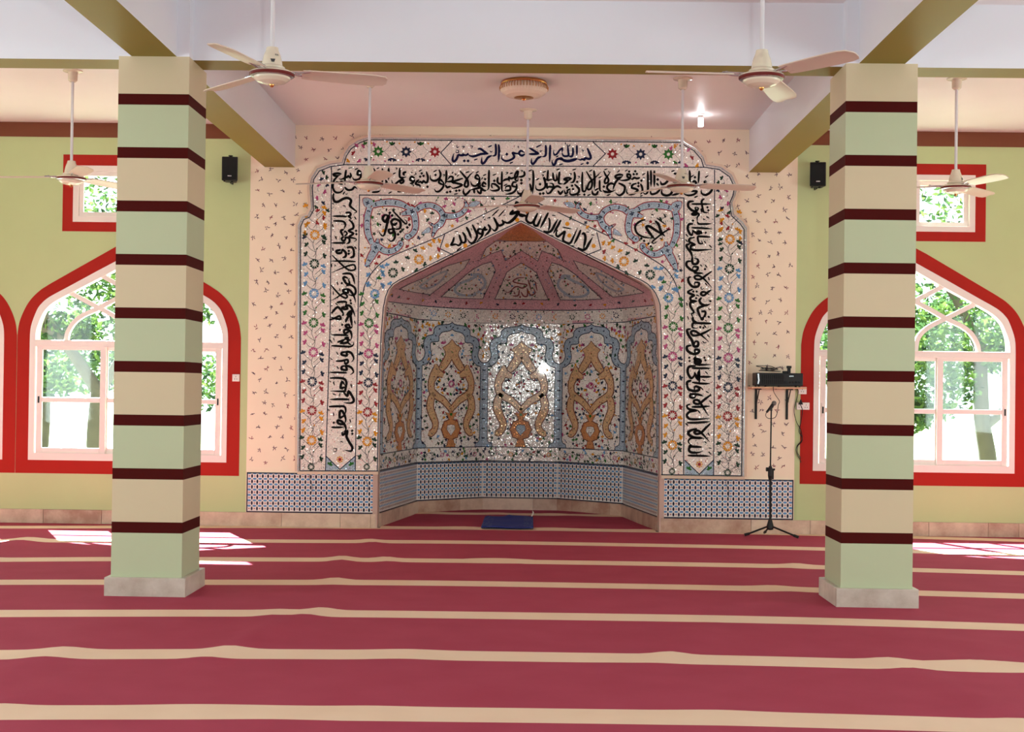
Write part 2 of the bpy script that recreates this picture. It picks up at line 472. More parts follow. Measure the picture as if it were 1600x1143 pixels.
# travertine skirting in slabs
def skirting(name, x0, x1, seed, label):
    rnd = random.Random(seed); mb = MB(); x = x0
    while x < x1 - .01:
        w_ = min(rnd.choice((.32, .62, .62, .95)), x1 - x)
        mb.box(x + .0015, x + w_ - .0015, YW - .028, YW, 0, .150); x += w_
    struct(mb, name, M['skirting'], label, 'skirting', bevel=.003)
skirting('baseboard_left', -XS, X0 - 1.50, 4, 'pinkish stone skirting left of the niche')
skirting('baseboard_right', X0 + 1.50, XS, 9, 'pinkish stone skirting right of the niche')

# blue and white tile dado, drawn tile by tile
def dado_ink(ink, w_, z0, z1, cell=.0575):
    ink.poly([(0, z0), (w_, z0), (w_, z1), (0, z1)], 'tile_white', .004)
    nx = max(1, round(w_/cell)); nz = round((z1 - z0 - .02)/cell); cx = w_/nx; cz = (z1 - z0 - .02)/nz
    def lens(x, z, a, b, c):
        ink.fan(x, z, [(x - a, z), (x - a*.5, z - b*.75), (x, z - b), (x + a*.5, z - b*.75), (x + a, z), (x + a*.5, z + b*.75), (x, z + b), (x - a*.5, z + b*.75)], c, .0046)
    for i in range(nx):
        for j in range(nz):
            x = (i + .5)*cx; z = z0 + .01 + (j + .5)*cz
            lens(x + (cx*.5 if i < nx-1 else 0), z, cx*.20, cz*.40, 'tile_navy') if i < nx-1 else None
            if j < nz-1: lens(x, z + cz*.5, cx*.40, cz*.20, 'tile_blue')
            else: ink.poly([(x - cx*.35, z1 - .012), (x - cx*.2, z1 - .02), (x + cx*.2, z1 - .02), (x + cx*.35, z1 - .012)], 'tile_blue', .0046)
            r = cx*.13
            ink.disc(x, z, r, 'tile_red', .0046, 6)
    for a, b in ((z0, z0 + .012), (z1 - .012, z1)): ink.poly([(0, a), (w_, a), (w_, b), (0, b)], 'tile_navy', .005)
for i, (a, b, lb) in enumerate(((XPL + .012, X0 - 1.515, 'left'), (X0 + 1.52, XPR - .012, 'right'))):
    ink = Ink(lambda u, z, l, a=a: (a + u, YW - .018 - l, z))
    dado_ink(ink, b - a, .152, .572)
    for u in (0, b - a - .012): ink.poly([(u, .152), (u + .012, .152), (u + .012, .572), (u, .572)], 'tile_navy', .0055)
    ink.add([(a, YW - .018, .152), (b, YW - .018, .152), (b, YW - .018, .572), (a, YW - .018, .572), (a, YW, .572), (b, YW, .572)],
            [(0, 1, 2, 3), (3, 2, 5, 4)], PAL['tile_white'])
    o = ink.done('trim_%d' % (i + 3), None)
    setp(o, 'blue and white tile dado %s of the niche' % lb, 'tiles', None, 'structure')

# beams: one across between the columns, two running to the prayer wall
CY, CW = 9.66, .50
COLX = (X0 - .012 - 2.56, X0 - .012 + 2.56)
BZ = 3.805
def beam(name, x0, x1, y0, y1, label):
    mb = MB(); mb.box(x0, x1, y0, y1, BZ, ZC + .01)
    mb.m = [1 if k == 0 else 0 for k in range(6)]
    struct(mb, name, [M['beam_white'], M['olive']], label, 'beam')
cross = [(-XS, COLX[0] - CW/2), (COLX[0] + CW/2, COLX[1] - CW/2), (COLX[1] + CW/2, XS)]
for (a, b), lb in zip(cross, ('left of the left column', 'between the two columns', 'right of the right column')):
    beam('ceiling_beam', a, b, CY - .145, CY + .145, 'white cross beam with olive underside ' + lb)
for cx, lb in zip(COLX, ('left', 'right')):
    beam('ceiling_beam', cx - .16, cx + .16, HALL0, CY - CW/2, 'white beam with olive underside running from the viewer to the %s column' % lb)
    beam('ceiling_beam', cx - .16, cx + .16, CY + CW/2, YW, 'white beam with olive underside from the %s column to the peach wall' % lb)

# striped columns
def column(cx, lb):
    t = thing('column', 'square column with cream, sage and maroon bands on the %s, before the %s window' % (lb, lb), 'column', (cx, CY, 0), kind='structure')
    h = CW/2; y0, y1 = CY - h, CY + h
    zc = [.4835 + .3772*k for k in range(9)]; bh = .0385
    mb = MB()
    cuts = [(.10, zc[0] - bh, 1)]
    for k in range(8): cuts.append((zc[k] + bh, zc[k+1] - bh, 0 if k % 2 == 0 else 1))
    cuts.append((zc[8] + bh, BZ, 0))
    for a, b, mi in cuts: wallbox(mb, cx - h, cx + h, y0, y1, a, b, mi)
    for z in zc: wallbox(mb, cx - h, cx + h, y0, y1, z - bh, z + bh, 2)
    wallbox(mb, cx - h, cx + h, y0, y1, BZ, ZC, 3)
    mb.build('shaft', [M['cream'], M['sage'], M['maroon'], M['beam_white']], t)
    mb = MB(); e = .036
    for (ax, bx, ay, by) in ((-h - e, h + e, -h - e, -h), (-h - e, h + e, h, h + e), (-h - e, -h, -h, h), (h, h + e, -h, h)):
        mb.box(cx + ax, cx + bx, CY + ay, CY + by, 0, .135)
    mb.build('plinth', M['skirting2'], t, bevel=.004)
def wallbox(mb, x0, x1, y0, y1, z0, z1, mi):
    mb.add([(x0, y0, z0), (x1, y0, z0), (x1, y1, z0), (x0, y1, z0), (x0, y0, z1), (x1, y0, z1), (x1, y1, z1), (x0, y1, z1)],
           [(0, 1, 5, 4), (1, 2, 6, 5), (2, 3, 7, 6), (3, 0, 4, 7)], mi)
M['skirting2'] = stone('grey_travertine', '#AA988A', '#D6CABE')
for cx, lb in zip(COLX, ('left', 'right')): column(cx, lb)

# ---------------------------------------------------------------- windows
def glass_mat():
    t = NT('window_glass'); t.t.nodes.remove(t.b)
    tr = t.n('ShaderNodeBsdfTransparent'); gl = t.n('ShaderNodeBsdfGlossy'); gl.inputs['Roughness'].default_value = .03
    tr.inputs[0].default_value = (.93, .95, .94, 1)
    fr = t.n('ShaderNodeLayerWeight')
    mx = t.n('ShaderNodeMixShader'); t.l(t.math('MULTIPLY_ADD', t.math('POWER', fr.outputs['Facing'], 4.0), .5, .03), mx.inputs[0]); t.l(tr.outputs[0], mx.inputs[1]); t.l(gl.outputs[0], mx.inputs[2])
    t.l(mx.outputs[0], t.t.nodes['Material Output'].inputs[0]); return t.m
M['glass'] = glass_mat()
def pointed_window(n, cx, label):
    t = thing('window_%d' % n, label, 'window', (cx, YW, SILL), kind='structure')
    mb = MB(); mb.slab(arch_loop(REDO, cx, .53), [arch_loop(ARCH, cx, SILL)[::-1]], YW - .004, YW + .0, back=False)
    mb.build('painted_surround', M['red'], t)
    mb = MB()
    mb.slab(arch_loop(ARCH, cx, SILL), [arch_loop(GLZ, cx, SILL + .075)[::-1]], YW - .010, YW + .09)
    mb.box(cx - 1.0, cx + 1.0, YW - .008, YW + .085, 1.875, 1.945)      # transom
    mb.sweep([(cx - 1.0, 1.935), (cx + 1.0, 1.935)], .012, YW - .014, YW)
    mb.build('frame', M['white_frame'], t, bevel=.003)
    # interlaced bars of the fanlight
    A = [(.681, 1.93), (.662, 2.03), (.598, 2.135), (.503, 2.21), (.407, 2.255), (.333, 2.29), (.183, 2.372), (0, 2.47), (-.33, 2.645)]
    B = [(.018, 1.93), (.03, 2.04), (.06, 2.11), (.13, 2.18), (.215, 2.232), (.333, 2.29), (.47, 2.36), (.655, 2.455)]
    for ib, (pl, sg) in enumerate(((A, 1), (A, -1), (B, 1), (B, -1))):
            q = [(cx + sg*v.x, v.y) for v in catmull(pl, 4)]
            mb = MB(); mb.sweep(q, .046, YW + .012 + .0016*ib, YW + .06 + .0016*ib); mb.build('glazing_bar', M['white_frame'], t)
    mb = MB(); g = arch_loop(GLZ, cx, 1.90); mb.slab(g, [], YW + .034, YW + .04, back=False)
    mb.build('fanlight_pane', M['glass'], t)
    # three sliding sashes
    for a, b, yo in ((-.985, -.245, .0), (-.295, .295, .028), (.245, .985, .0)):
        mb = MB(); z0, z1 = SILL + .07, 1.885; y0 = YW + .012 + yo; y1 = y0 + .026
        mb.box(cx + a, cx + a + .062, y0, y1, z0, z1); mb.box(cx + b - .062, cx + b, y0, y1, z0, z1)
        mb.box(cx + a + .062, cx + b - .062, y0, y1, z0, z0 + .062); mb.box(cx + a + .062, cx + b - .062, y0, y1, z1 - .045, z1)
        mb.box(cx + a + .062, cx + b - .062, y0, y1, 1.285, 1.335)
        s = mb.build('sash', M['white_frame'], t, bevel=.003)
        mb = MB(); mb.box(cx + a + .05, cx + b - .05, y0 + .011, y0 + .015, z0 + .05, z1 - .04); mb.build('pane', M['glass'], s)
        if yo == 0:
            lx = cx + (a + .02 if a < -.5 else b - .042)
            mb = MB(); mb.box(lx, lx + .022, y0 - .012, y0, 1.24, 1.38, 0); mb.box(lx + .003, lx + .019, y0 - .016, y0 - .011, 1.275, 1.345, 1)
            mb.build('latch', [M['white_frame'], M['black']], s)
def small_window(n, cx, label):
    t = thing('window_%d' % n, label, 'window', (cx, YW, HB), kind='structure')
    mb = MB(); mb.slab([(cx - .73, 3.10), (cx + .73, 3.10), (cx + .73, 3.915), (cx - .73, 3.915)], [[(cx - .62, HB), (cx - .62, HT), (cx + .62, HT), (cx + .62, HB)]], YW - .004, YW, back=False)
    mb.build('painted_surround', M['red'], t)
    mb = MB()
    mb.sweep([(cx - .59, HB + .03), (cx + .59, HB + .03), (cx + .59, HT - .03), (cx - .59, HT - .03)], .06, YW - .008, YW + .09, closed=True)
    mb.build('frame', M['white_frame'], t, bevel=.003)
    for a, b, yo in ((-.555, .04, .012), (-.04, .555, .045)):
        mb = MB(); mb.sweep([(cx + a + .02, HB + .085), (cx + b - .02, HB + .085), (cx + b - .02, HT - .085), (cx + a + .02, HT - .085)], .045, YW + yo, YW + yo + .025, closed=True)
        s = mb.build('sash', M['white_frame'], t)
        mb = MB(); mb.box(cx + a + .03, cx + b - .03, YW + yo + .010, YW + yo + .014, HB + .09, HT - .09); mb.build('pane', M['glass'], s)
names = ('next to the one behind the left column', 'behind the left column', 'behind the right column', 'next to the one behind the right column')
for i, cx in enumerate(WX):
    pointed_window(i + 1, cx, 'pointed white window in a red painted surround, ' + names[i])
for i, cx in enumerate(WX[1:3]):
    small_window(i + 5, cx, 'small square window in a red surround above the pointed one, ' + names[i + 1])
for i, cx in enumerate((WX[0], WX[3])):
    small_window(i + 7, cx, 'small square window in a red surround, ' + names[i*3])
# ---------------------------------------------------------------- the mihrab: mirror mosaic niche
mih = thing('mihrab', 'arched prayer niche covered in mirror mosaic flowers and black calligraphy', 'prayer niche', (X0, YW, 0))
YN = 14.30
def fm(px, py, l=0.0): return on_y(px, py, YP - l)
def fx(px, py): p = fm(px, py); return (p.x, p.z)
OUT_L = [(465, 736), (466, 460), (466, 352), (471.8, 339), (481.6, 335.6), (486.5, 324.5), (485, 308), (484, 292.7), (486.5, 278), (496, 263.3), (516, 256), (534.3, 253.5), (538, 241), (545.3, 229), (560, 219.2), (573.5, 215)]
OUT_R = [(1067, 219), (1071, 223), (1086.6, 231.4), (1099, 246), (1102.5, 257), (1125.8, 260.8), (1143, 273), (1151.5, 292.7), (1149, 305), (1144, 317), (1146.6, 334.3), (1160, 346.6), (1166.5, 356), (1166, 460), (1162, 744)]
OPEN_L = [(591, 736), (594, 600), (597, 525), (600.4, 481), (604, 463), (608.4, 452), (615, 445), (625, 438.7), (707.8, 397.7), (814, 347)]
OPEN_R = [(916.4, 398), (979.6, 429), (1002, 439.5), (1011, 445), (1018, 451), (1022.7, 457.9), (1027, 467), (1030, 476.6), (1031.4, 519), (1032, 600), (1033, 742)]
outline = OUT_L + OUT_R + OPEN_R[::-1] + OPEN_L[::-1]

rnd = random.Random(11)
FLOR = ['dkgreen', 'green', 'orange', 'pink', 'red', 'navy', 'blue']
def inside(p, poly):
    r = False; n = len(poly)
    for i in range(n):
        (x1, y1), (x2, y2) = poly[i], poly[(i+1) % n]
        if (y1 > p[1]) != (y2 > p[1]) and p[0] < (x2 - x1)*(p[1] - y1)/(y2 - y1) + x1: r = not r
    return r
def scatter(ink, poly, n, size, cols=FLOR, gap=2.2, lift=.0012, stem=.65, rd=None):
    rd = rd or rnd; xs = [p[0] for p in poly]; ys = [p[1] for p in poly]; got = []
    tries = 0
    while len(got) < n and tries < n*60:
        tries += 1
        p = (rd.uniform(min(xs), max(xs)), rd.uniform(min(ys), max(ys)))
        if not inside(p, poly) or any((p[0]-q[0])**2 + (p[1]-q[1])**2 < (size*gap)**2 for q in got): continue
        got.append(p); c = rd.choice(cols); a = rd.uniform(0, 6.28)
        b = a + PI; L = size*rd.uniform(1.2, 2.4)
        q1 = (p[0] + L*.5*math.cos(b + .5), p[1] + L*.5*math.sin(b + .5)); q2 = (p[0] + L*math.cos(b), p[1] + L*math.sin(b))
        ink.line([p, q1, q2], stem, 'stem', lift, True, 4)
        k = rd.random()
        if k < .55: ink.bud(p[0], p[1], a, size, c)
        elif k < .8:
            for j in range(5): ink.leaf(p[0], p[1], a + j*2*PI/5, size*.85, size*.5, c, lift + .001)
        else:
            ink.leaf(p[0], p[1], a, size, size*.6, c, lift + .001); ink.leaf(q1[0], q1[1], a + 1.2, size*.7, size*.45, rd.choice(cols), lift + .001)
    return got
def ticks(ink, poly, n, L=3.2, rd=None):
    rd = rd or rnd; xs = [p[0] for p in poly]; ys = [p[1] for p in poly]; k = 0
    while k < n:
        p = (rd.uniform(min(xs), max(xs)), rd.uniform(min(ys), max(ys)))
        if not inside(p, poly): continue
        k += 1; a = rd.uniform(0, PI)
        ink.leaf(p[0], p[1], a, rd.uniform(.5, 1)*L, .9, 'stem' if rd.random() < .6 else 'black', .0011)

# --- the slab with its lines and flowers
ink = Ink(fm)
tmp = MB(); tmp.slab([fx(*p) for p in outline][::-1], [], YP, YW)
ink.add(tmp.v, tmp.f, PAL['base'])
LW = 1.5
def ln(*p, w_=LW, curve=False): ink.line(p, w_, 'line', .0016, curve)
def inset(pts, d):
    L, R = offset(pts, d); return [tuple(v) for v in R]
ring = inset([(v.x, v.y) for v in OUTV], 4.2) if False else None
il = [tuple(v) for v in offset(OUT_L, 4.2)[0]]; ir = [tuple(v) for v in offset(OUT_R, 4.2)[0]]
def clean(ps, side):
    return ps
IL = [(468.6, 735), (469.6, 460), (469.8, 354), (474.5, 343), (484, 339), (490, 328), (489, 308), (488, 293), (490.3, 280), (499, 267), (517, 260), (537, 257.5), (541.5, 243), (548.5, 232.5), (562, 223), (575, 218.3)]
IR = [(1066, 222.5), (1069, 226.6), (1084, 235), (1095.5, 248.5), (1099.5, 260.8), (1124, 264.7), (1140, 276), (1147.7, 293), (1145, 306), (1140, 317), (1143, 337), (1156.5, 349.5), (1162.5, 358), (1162, 460), (1158.5, 743)]
ln(*IL); ln(*IR); ln((575, 218.3), (820, 219.8), (1066, 222.5))
ln((469, 735), (591, 735.5)); ln((1033, 741), (1159, 743))
ln((536, 257), (820, 259), (1101, 261.2)); ln((518, 260), (516, 500), (508.5, 735)); ln((1116.5, 265), (1117, 500), (1115, 742))
ln((555, 735), (559, 520), (561.7, 304.5), (815, 306.8), (1068.5, 309), (1069.5, 520), (1068, 742))
ARL = [(802.6, 310), (687, 369), (640, 388.5), (616, 398), (599, 408), (586, 420), (577, 432), (570, 446), (566, 462), (562, 480)]
ARR = [(832, 312.5), (934.7, 361), (975, 380), (1008, 398), (1035, 415), (1047, 428), (1055, 442), (1061, 460), (1067, 479)]
ln((815.5, 305), *ARL[1:4]); ln(*ARL[3:], curve=True); ln((815.5, 305), *ARR[1:4]); ln(*ARR[3:], curve=True)
ln((694.8, 366), (687.4, 388.2), (708, 398)); ln((932.5, 363), (939, 389.5), (915, 399))
ln((707, 219), (688.6, 238.8), (705.8, 258.2)); ln((926, 221), (946, 240), (926, 260))
OL = [(x - 1.6, y) for x, y in OPEN_L[:6]] + [(x - 1, y - 1.6) for x, y in OPEN_L[6:9]] + [(814, 345)]
ln(*OL); ln((814, 345), *[(x + 1, y - 1.6) for x, y in OPEN_R[:4]], *[(x + 1.6, y) for x, y in OPEN_R[4:]])
# V ends of the two verse columns, slate corners with green sprigs
for (a, b, c_, yb) in (((508.8, 711.7), (531, 733), (555.6, 711.7), 735), ((1069.7, 718.4), (1092.7, 740.5), (1115, 718.4), 742)):
    ink.poly([a, b, (a[0], yb)], 'slate', .0012); ink.poly([c_, (c_[0], yb), b], 'slate', .0012)
    ln(a, b, c_)
    for s_, q in ((1, a), (-1, c_)):
        ink.bud(q[0] + s_*6, yb - 9, -PI/2 + s_*.5, 5, 'green')
    ink.rosette(b[0], b[1] - 15.5, 5.2, 'rust' if False else 'orange', 8, 'red'); ink.disc(b[0], b[1] - 15.5, 2.4, 'red', .0028)

def vine(x, y, r, c, hw, prev=None, up=46):
    """one repeat of the climbing border: rosette and the sprigs above it"""
    for dx, dy, a in ((-hw, -up, -1.9), (hw, -up + 3, -1.2), (-hw*.8, -31, -2.4), (hw*.95, -35, -.6), (-hw*.85, -17, -2.7), (hw, -14, -.3), (hw*.25, -24, -1.2)):
        q = (x + dx*.35, y + dy*.5 - 4); e = (x + dx*.93, y + dy + 2)
        ink.line([(x + (2 if dy % 2 else -2), min(y - r*.9, y + dy + 13)), (x + dx*.5, y + dy + 8), e], .75, 'stem', .001, True, 4)
        if abs(dx) < hw*.5: ink.leaf(e[0], e[1], a, 3.6, 2.2, c)
        else: ink.bud(e[0], e[1], a, 4.9, c)
    ink.line([(x, y + r*.8), (x - 3, y + 16), (x + 2, y + 30), (x, y + up - r*.7)], .8, 'stem', .001, True, 5)
    ink.rosette(x, y, r, c)
cyc = ['orange', 'dkgreen', 'blue', 'green', 'pink', 'navy', 'red', 'orange', 'dkgreen']
for pts, hw in (([(491.9, 366.7), (491.2, 412), (490.6, 458.3), (490, 503.9), (489.6, 550), (487.8, 596), (487.3, 641), (487, 687.6), (486, 729)], 15),
                ([(1140.6, 373.6), (1140, 419.7), (1139, 465), (1138, 512), (1138, 558.7), (1137.7, 604.7), (1137, 650), (1137, 697), (1137, 738)], 15)):
    for (x, y), c in zip(pts, cyc): vine(x, y, 7.6 if y < 720 or c != 'dkgreen' else 5.5, c, hw)
for pts in ([(585.5, 459), (576.5, 504.6), (575.9, 552), (575.4, 597.7), (574.3, 643.4), (573.6, 689.4), (573, 729)], [(1044.7, 465), (1052, 510), (1051, 556.6), (1051, 602.6), (1050.7, 648.5), (1050.7, 695), (1050, 736)]):
    for (x, y), c in zip(pts, cyc[2:]): vine(x, y, 7.4 if y < 715 else 5, c, 12)
for x, y, c in ((654.6, 405, 'orange'), (614, 426, 'dkgreen'), (975, 408, 'orange'), (1016, 429, 'dkgreen')): ink.rosette(x, y, 7.8, c)
for sg, ox in ((1, 0), (-1, 1)):
    for x, y, c, a in ((671, 384, 'orange', -1), (676, 377, 'orange', -.6), (685, 376.5, 'orange', -.4), (671, 403, 'orange', .1), (683, 400, 'orange', 0), (684, 390, 'red', -.4), (648, 392.5, 'dkgreen', -1), (660, 389, 'orange', -1.2),
                       (636, 404, 'dkgreen', -1.2), (619, 411, 'dkgreen', -1.7), (649, 421, 'dkgreen', .6), (628, 421, 'dkgreen', -.4), (605, 415, 'blue', -1.8), (608, 441, 'blue', 1), (600, 428, 'blue', 2.6), (662, 412, 'dkgreen', .3),
                       (577, 447, 'blue', -2), (596, 446, 'blue', -.6), (592, 436, 'green', -1.4)):
        X, Y, A = (x, y, a) if sg == 1 else (1629.5 - x, y + .0135*(1629.5 - 2*x), PI - a)
        ink.bud(X, Y, A, 4.6, c); ink.line([(X, Y), (X - sg*4*math.cos(a), Y + 4)], .5, 'stem', .001)
# top corners of the outer border and ends of the upper row
for sg in (1, -1):
    for x, y, c, a in ((504, 270, 'dkgreen', -.5), (503, 281, 'navy', -2), (509, 277, 'dkgreen', 0), (499, 290, 'pink', -2.2), (506, 299, 'pink', .4), (497, 309, 'pink', 3), (504, 318, 'navy', -.8), (497, 330, 'red', -2), (504, 340, 'red', 0), (497, 347, 'red', 2.5), (507, 352, 'orange', -.6), (482, 350, 'orange', -2), (511, 330, 'dkgreen', -1), (478, 363, 'orange', 3), (495, 322, 'dkgreen', 2.2), (510, 288, 'navy', .5), (476, 372, 'navy', -2), (507, 374, 'dkgreen', -1.2),
                       (556, 228, 'pink', -.8), (566, 229, 'pink', -.6), (553, 240, 'red', -2.5), (560, 250, 'pink', .8), (545, 250, 'orange', 2.5), (580, 221.5, 'orange', 3), (583, 226, 'pink', -.3), (577, 246, 'green', 1)):
        X, Y, A = (x, y, a) if sg == 1 else (1633 - x, y + .0135*(1633 - 2*x), PI - a)
        ink.bud(X, Y, A, 4.2, c); ink.line([(X, Y), (X - sg*3, Y + 5), (X - sg*1, Y + 9)], .45, 'stem', .001, True, 3)
for k, (x, y, c) in enumerate(((591, 236.5, 'green'), (634.5, 237, 'navy'), (679.5, 237, 'red'), (957, 240.5, 'red'), (1001, 240.8, 'navy'), (1044.5, 240.8, 'green'))):
    ink.star(x, y, 8.2, c)
    for sg in (-1, 1):
        if k in (2, 3) and sg == (1 if k == 2 else -1): continue
        ink.line([(x + sg*9, y), (x + sg*15, y - 5), (x + sg*20, y - 12)], .5, 'stem', .001, True); ink.line([(x + sg*9, y), (x + sg*15, y + 6), (x + sg*18, y + 12)], .5, 'stem', .001, True)
        ink.bud(x + sg*20, y - 11, -PI/2 + sg*.5, 4.4, 'dkgreen' if k % 2 else 'green'); ink.bud(x + sg*18, y + 11, PI/2 - sg*.4, 4.4, 'navy')
        ink.leaf(x + sg*12, y - 14, -.6*sg, 4, 2.3, 'orange'); ink.leaf(x + sg*9, y + 14, .6*sg, 4, 2.3, 'pink')
# flowers around the scrolls of the spandrels
SPL = [(565, 308), (798, 310), (690, 364), (640, 385), (614, 396), (596, 406), (582, 419), (573, 434), (564, 455)]
SPR = [(1629.5 - x, y + .0135*(1629.5 - 2*x)) for x, y in SPL]
scatter(ink, SPL, 70, 3.9, ['dkgreen', 'green', 'orange', 'pink', 'red', 'navy', 'dkgreen', 'red'])
scatter(ink, SPR, 70, 3.9, ['dkgreen', 'green', 'orange', 'pink', 'red', 'navy', 'dkgreen', 'red'])
ticks(ink, [(511, 315), (555, 315), (552, 705), (511, 705)], 420); ticks(ink, [(1073, 315), (1113, 315), (1113, 712), (1072, 712)], 420)
ticks(ink, [(1119, 560), (1158, 560), (1157, 738), (1118, 738)], 520); ticks(ink, [(472, 640), (506, 640), (506, 732), (471, 732)], 150)
ticks(ink, [(585, 325), (640, 325), (640, 385), (585, 385)], 110, 2.6); ticks(ink, [(990, 332), (1046, 332), (1046, 392), (990, 392)], 110, 2.6)
for x, y in ((698.5, 383.4), (727, 383.4), (808, 343.3), (886.4, 349.6), (889.6, 367.7), (927.6, 384)):
    ink.disc(x, y, 3.4, 'orange', .0022, 12)
ink.done('mosaic_facing', mih)

# --- blue grey scrolls in the spandrels
def scroll(mp, label):
    ink = Ink(mp)
    def P(pts): return [(560 + x/9.52, 300 + y/9.52, w_/9.52) for x, y, w_ in pts]
    def P2(pts): return [(650 + x/11.43, 300 + y/11.43, w_/11.43) for x, y, w_ in pts]
    bands = [P([(205, 195, 80), (330, 165, 95), (480, 155, 105), (620, 175, 100), (760, 240, 60)]),
             P([(170, 225, 85), (135, 360, 95), (130, 490, 97), (145, 620, 95), (205, 770, 70)]),
             P([(790, 255, 120), (835, 360, 100), (850, 500, 90), (820, 600, 85), (735, 672, 80)]),
             P([(290, 810, 100), (400, 875, 95), (500, 875, 90), (590, 825, 80), (632, 770, 80)]),
             P([(265, 830, 120), (190, 960, 110), (140, 1060, 75), (150, 1115, 40)]),
             P([(780, 290, 110), (640, 330, 45)]) , P([(265, 820, 110), (290, 690, 30)]),
             P2([(0, 320, 110), (90, 260, 110), (250, 235, 100), (390, 290, 105), (460, 370, 100), (485, 450, 110), (440, 560, 115), (350, 640, 110), (292, 810, 12)]),
             P2([(480, 420, 110), (640, 430, 105), (780, 395, 100), (870, 320, 95), (900, 240, 80), (870, 150, 14)]),
             P2([(345, 620, 60), (215, 535, 8)])]
    blobs = [[(70, 95), (150, 90), (215, 130), (205, 190), (150, 240), (95, 210), (70, 160)], [(735, 240), (800, 210), (850, 250), (850, 320), (800, 350), (740, 320)], [(185, 800), (250, 740), (330, 780), (330, 860), (260, 890), (200, 860)]]
    blobs = [[(560 + x/9.52, 300 + y/9.52) for x, y in b] for b in blobs]
    lv = [[(650 + x/11.43, 300 + y/11.43) for x, y in b] for b in ([(940, 240), (1000, 175), (1080, 160), (1150, 180), (1090, 240), (1010, 270)], [(100, 745), (160, 670), (240, 620), (255, 710), (180, 735)])]
    allc = [(733, 662, 50), (627, 765, 46)]
    for b in bands:
        q = catmull([(x, y) for x, y, _ in b], 7); n = len(q)
        ws = [0]*n
        for i in range(n):
            u = i/7 if len(b) > 2 else i/(n-1)*(len(b)-1); k = min(int(u), len(b)-2); ws[i] = b[k][2] + (b[k+1][2] - b[k][2])*(u - k)
        ink.ribbon(q, [w_ + 2.0 for w_ in ws], 'red', .0022); ink.ribbon(q, [max(.2, w_ - .9) for w_ in ws], 'slate', .003)
        # dots of the beaded red edge
        for i in range(3, n-2, 7):
            a = math.atan2(q[i+1].y - q[i-1].y, q[i+1].x - q[i-1].x)
            ink.leaf(q[i].x, q[i].y, a + .9, 3.6, 2.3, 'navy', .0036); ink.leaf(q[i].x, q[i].y, a - .9, 3.6, 2.3, 'navy', .0036)
    for b in blobs + lv:
        c = (sum(p[0] for p in b)/len(b), sum(p[1] for p in b)/len(b))
        ink.fan(c[0], c[1], [(v.x, v.y) for v in catmull([(c[0] + (p[0]-c[0])*1.09, c[1] + (p[1]-c[1])*1.09) for p in b], 4, True)], 'red', .0024)
        ink.fan(c[0], c[1], [(v.x, v.y) for v in catmull([(c[0] + (p[0]-c[0])*.97, c[1] + (p[1]-c[1])*.97) for p in b], 4, True)], 'slate', .0032)
    for b in blobs:
        c = (sum(p[0] for p in b)/len(b), sum(p[1] for p in b)/len(b))
        for k in range(4): ink.leaf(c[0], c[1], k*PI/2 + .4, 3.8, 2.2, 'navy', .0037)
    for x, y, r in allc:
        x, y, r = 560 + x/9.52, 300 + y/9.52, r/9.52
        ink.disc(x, y, r + .7, 'red', .0024, 14); ink.disc(x, y, r - .4, 'slate', .0032, 14); ink.disc(x, y, 1.4, 'navy', .0037)
    ink.done('spandrel_scroll', mih, label)
scroll(fm, 'blue grey scroll with red beaded edge, left of the arch')
def fmr(px, py, l=0.0):
    p = fm(px, py, l); return Vector((2*(X0 + .0) - p.x, p.y, p.z + .003))
scroll(fmr, 'blue grey scroll with red beaded edge, right of the arch')

# --- raised frame around the slab
mb = MB()
q = [fx(*p) for p in OUT_L + OUT_R]
oq = [tuple(v) for v in offset(q, .013)[0]]
mb.sweep(oq, .026, YP - .022, YW, 0); mb.sweep([tuple(v) for v in offset(q, -.004)[0]], .010, YP - .016, YP, 1)
for a, b in (((465, 738.2), (591, 738.5)), ((1033, 744.6), (1163, 746.6))):
    mb.sweep([fx(*a), fx(*b)], .03, YP - .022, YW, 0)
mb.build('border_moulding', [paint('moulding_rose', '#DFC4AE', .35), M['silver']], mih)

# --- reveal of the opening
mb = MB(); mb.sweep(niche_pts(.025), .05, YP + .004, YN)
mb.build('arch_reveal', paint('reveal_plaster', '#C9A89C', .45), mih)

# --- unseen box added behind the wall to block sunlight around the niche
mb = MB()
for b in ((X0 - 2.05, X0 - 1.75, 14.40, 16.95, -.2, 3.75), (X0 + 1.75, X0 + 2.05, 14.40, 16.95, -.2, 3.75), (X0 - 2.05, X0 + 2.05, 16.75, 17.05, -.2, 3.75), (X0 - 2.05, X0 + 2.05, 14.40, 17.05, 3.7, 3.95)): mb.box(*b)
mb.build('niche_light_block', paint('light_block_matte', '#CFC6B8', .8), mih)
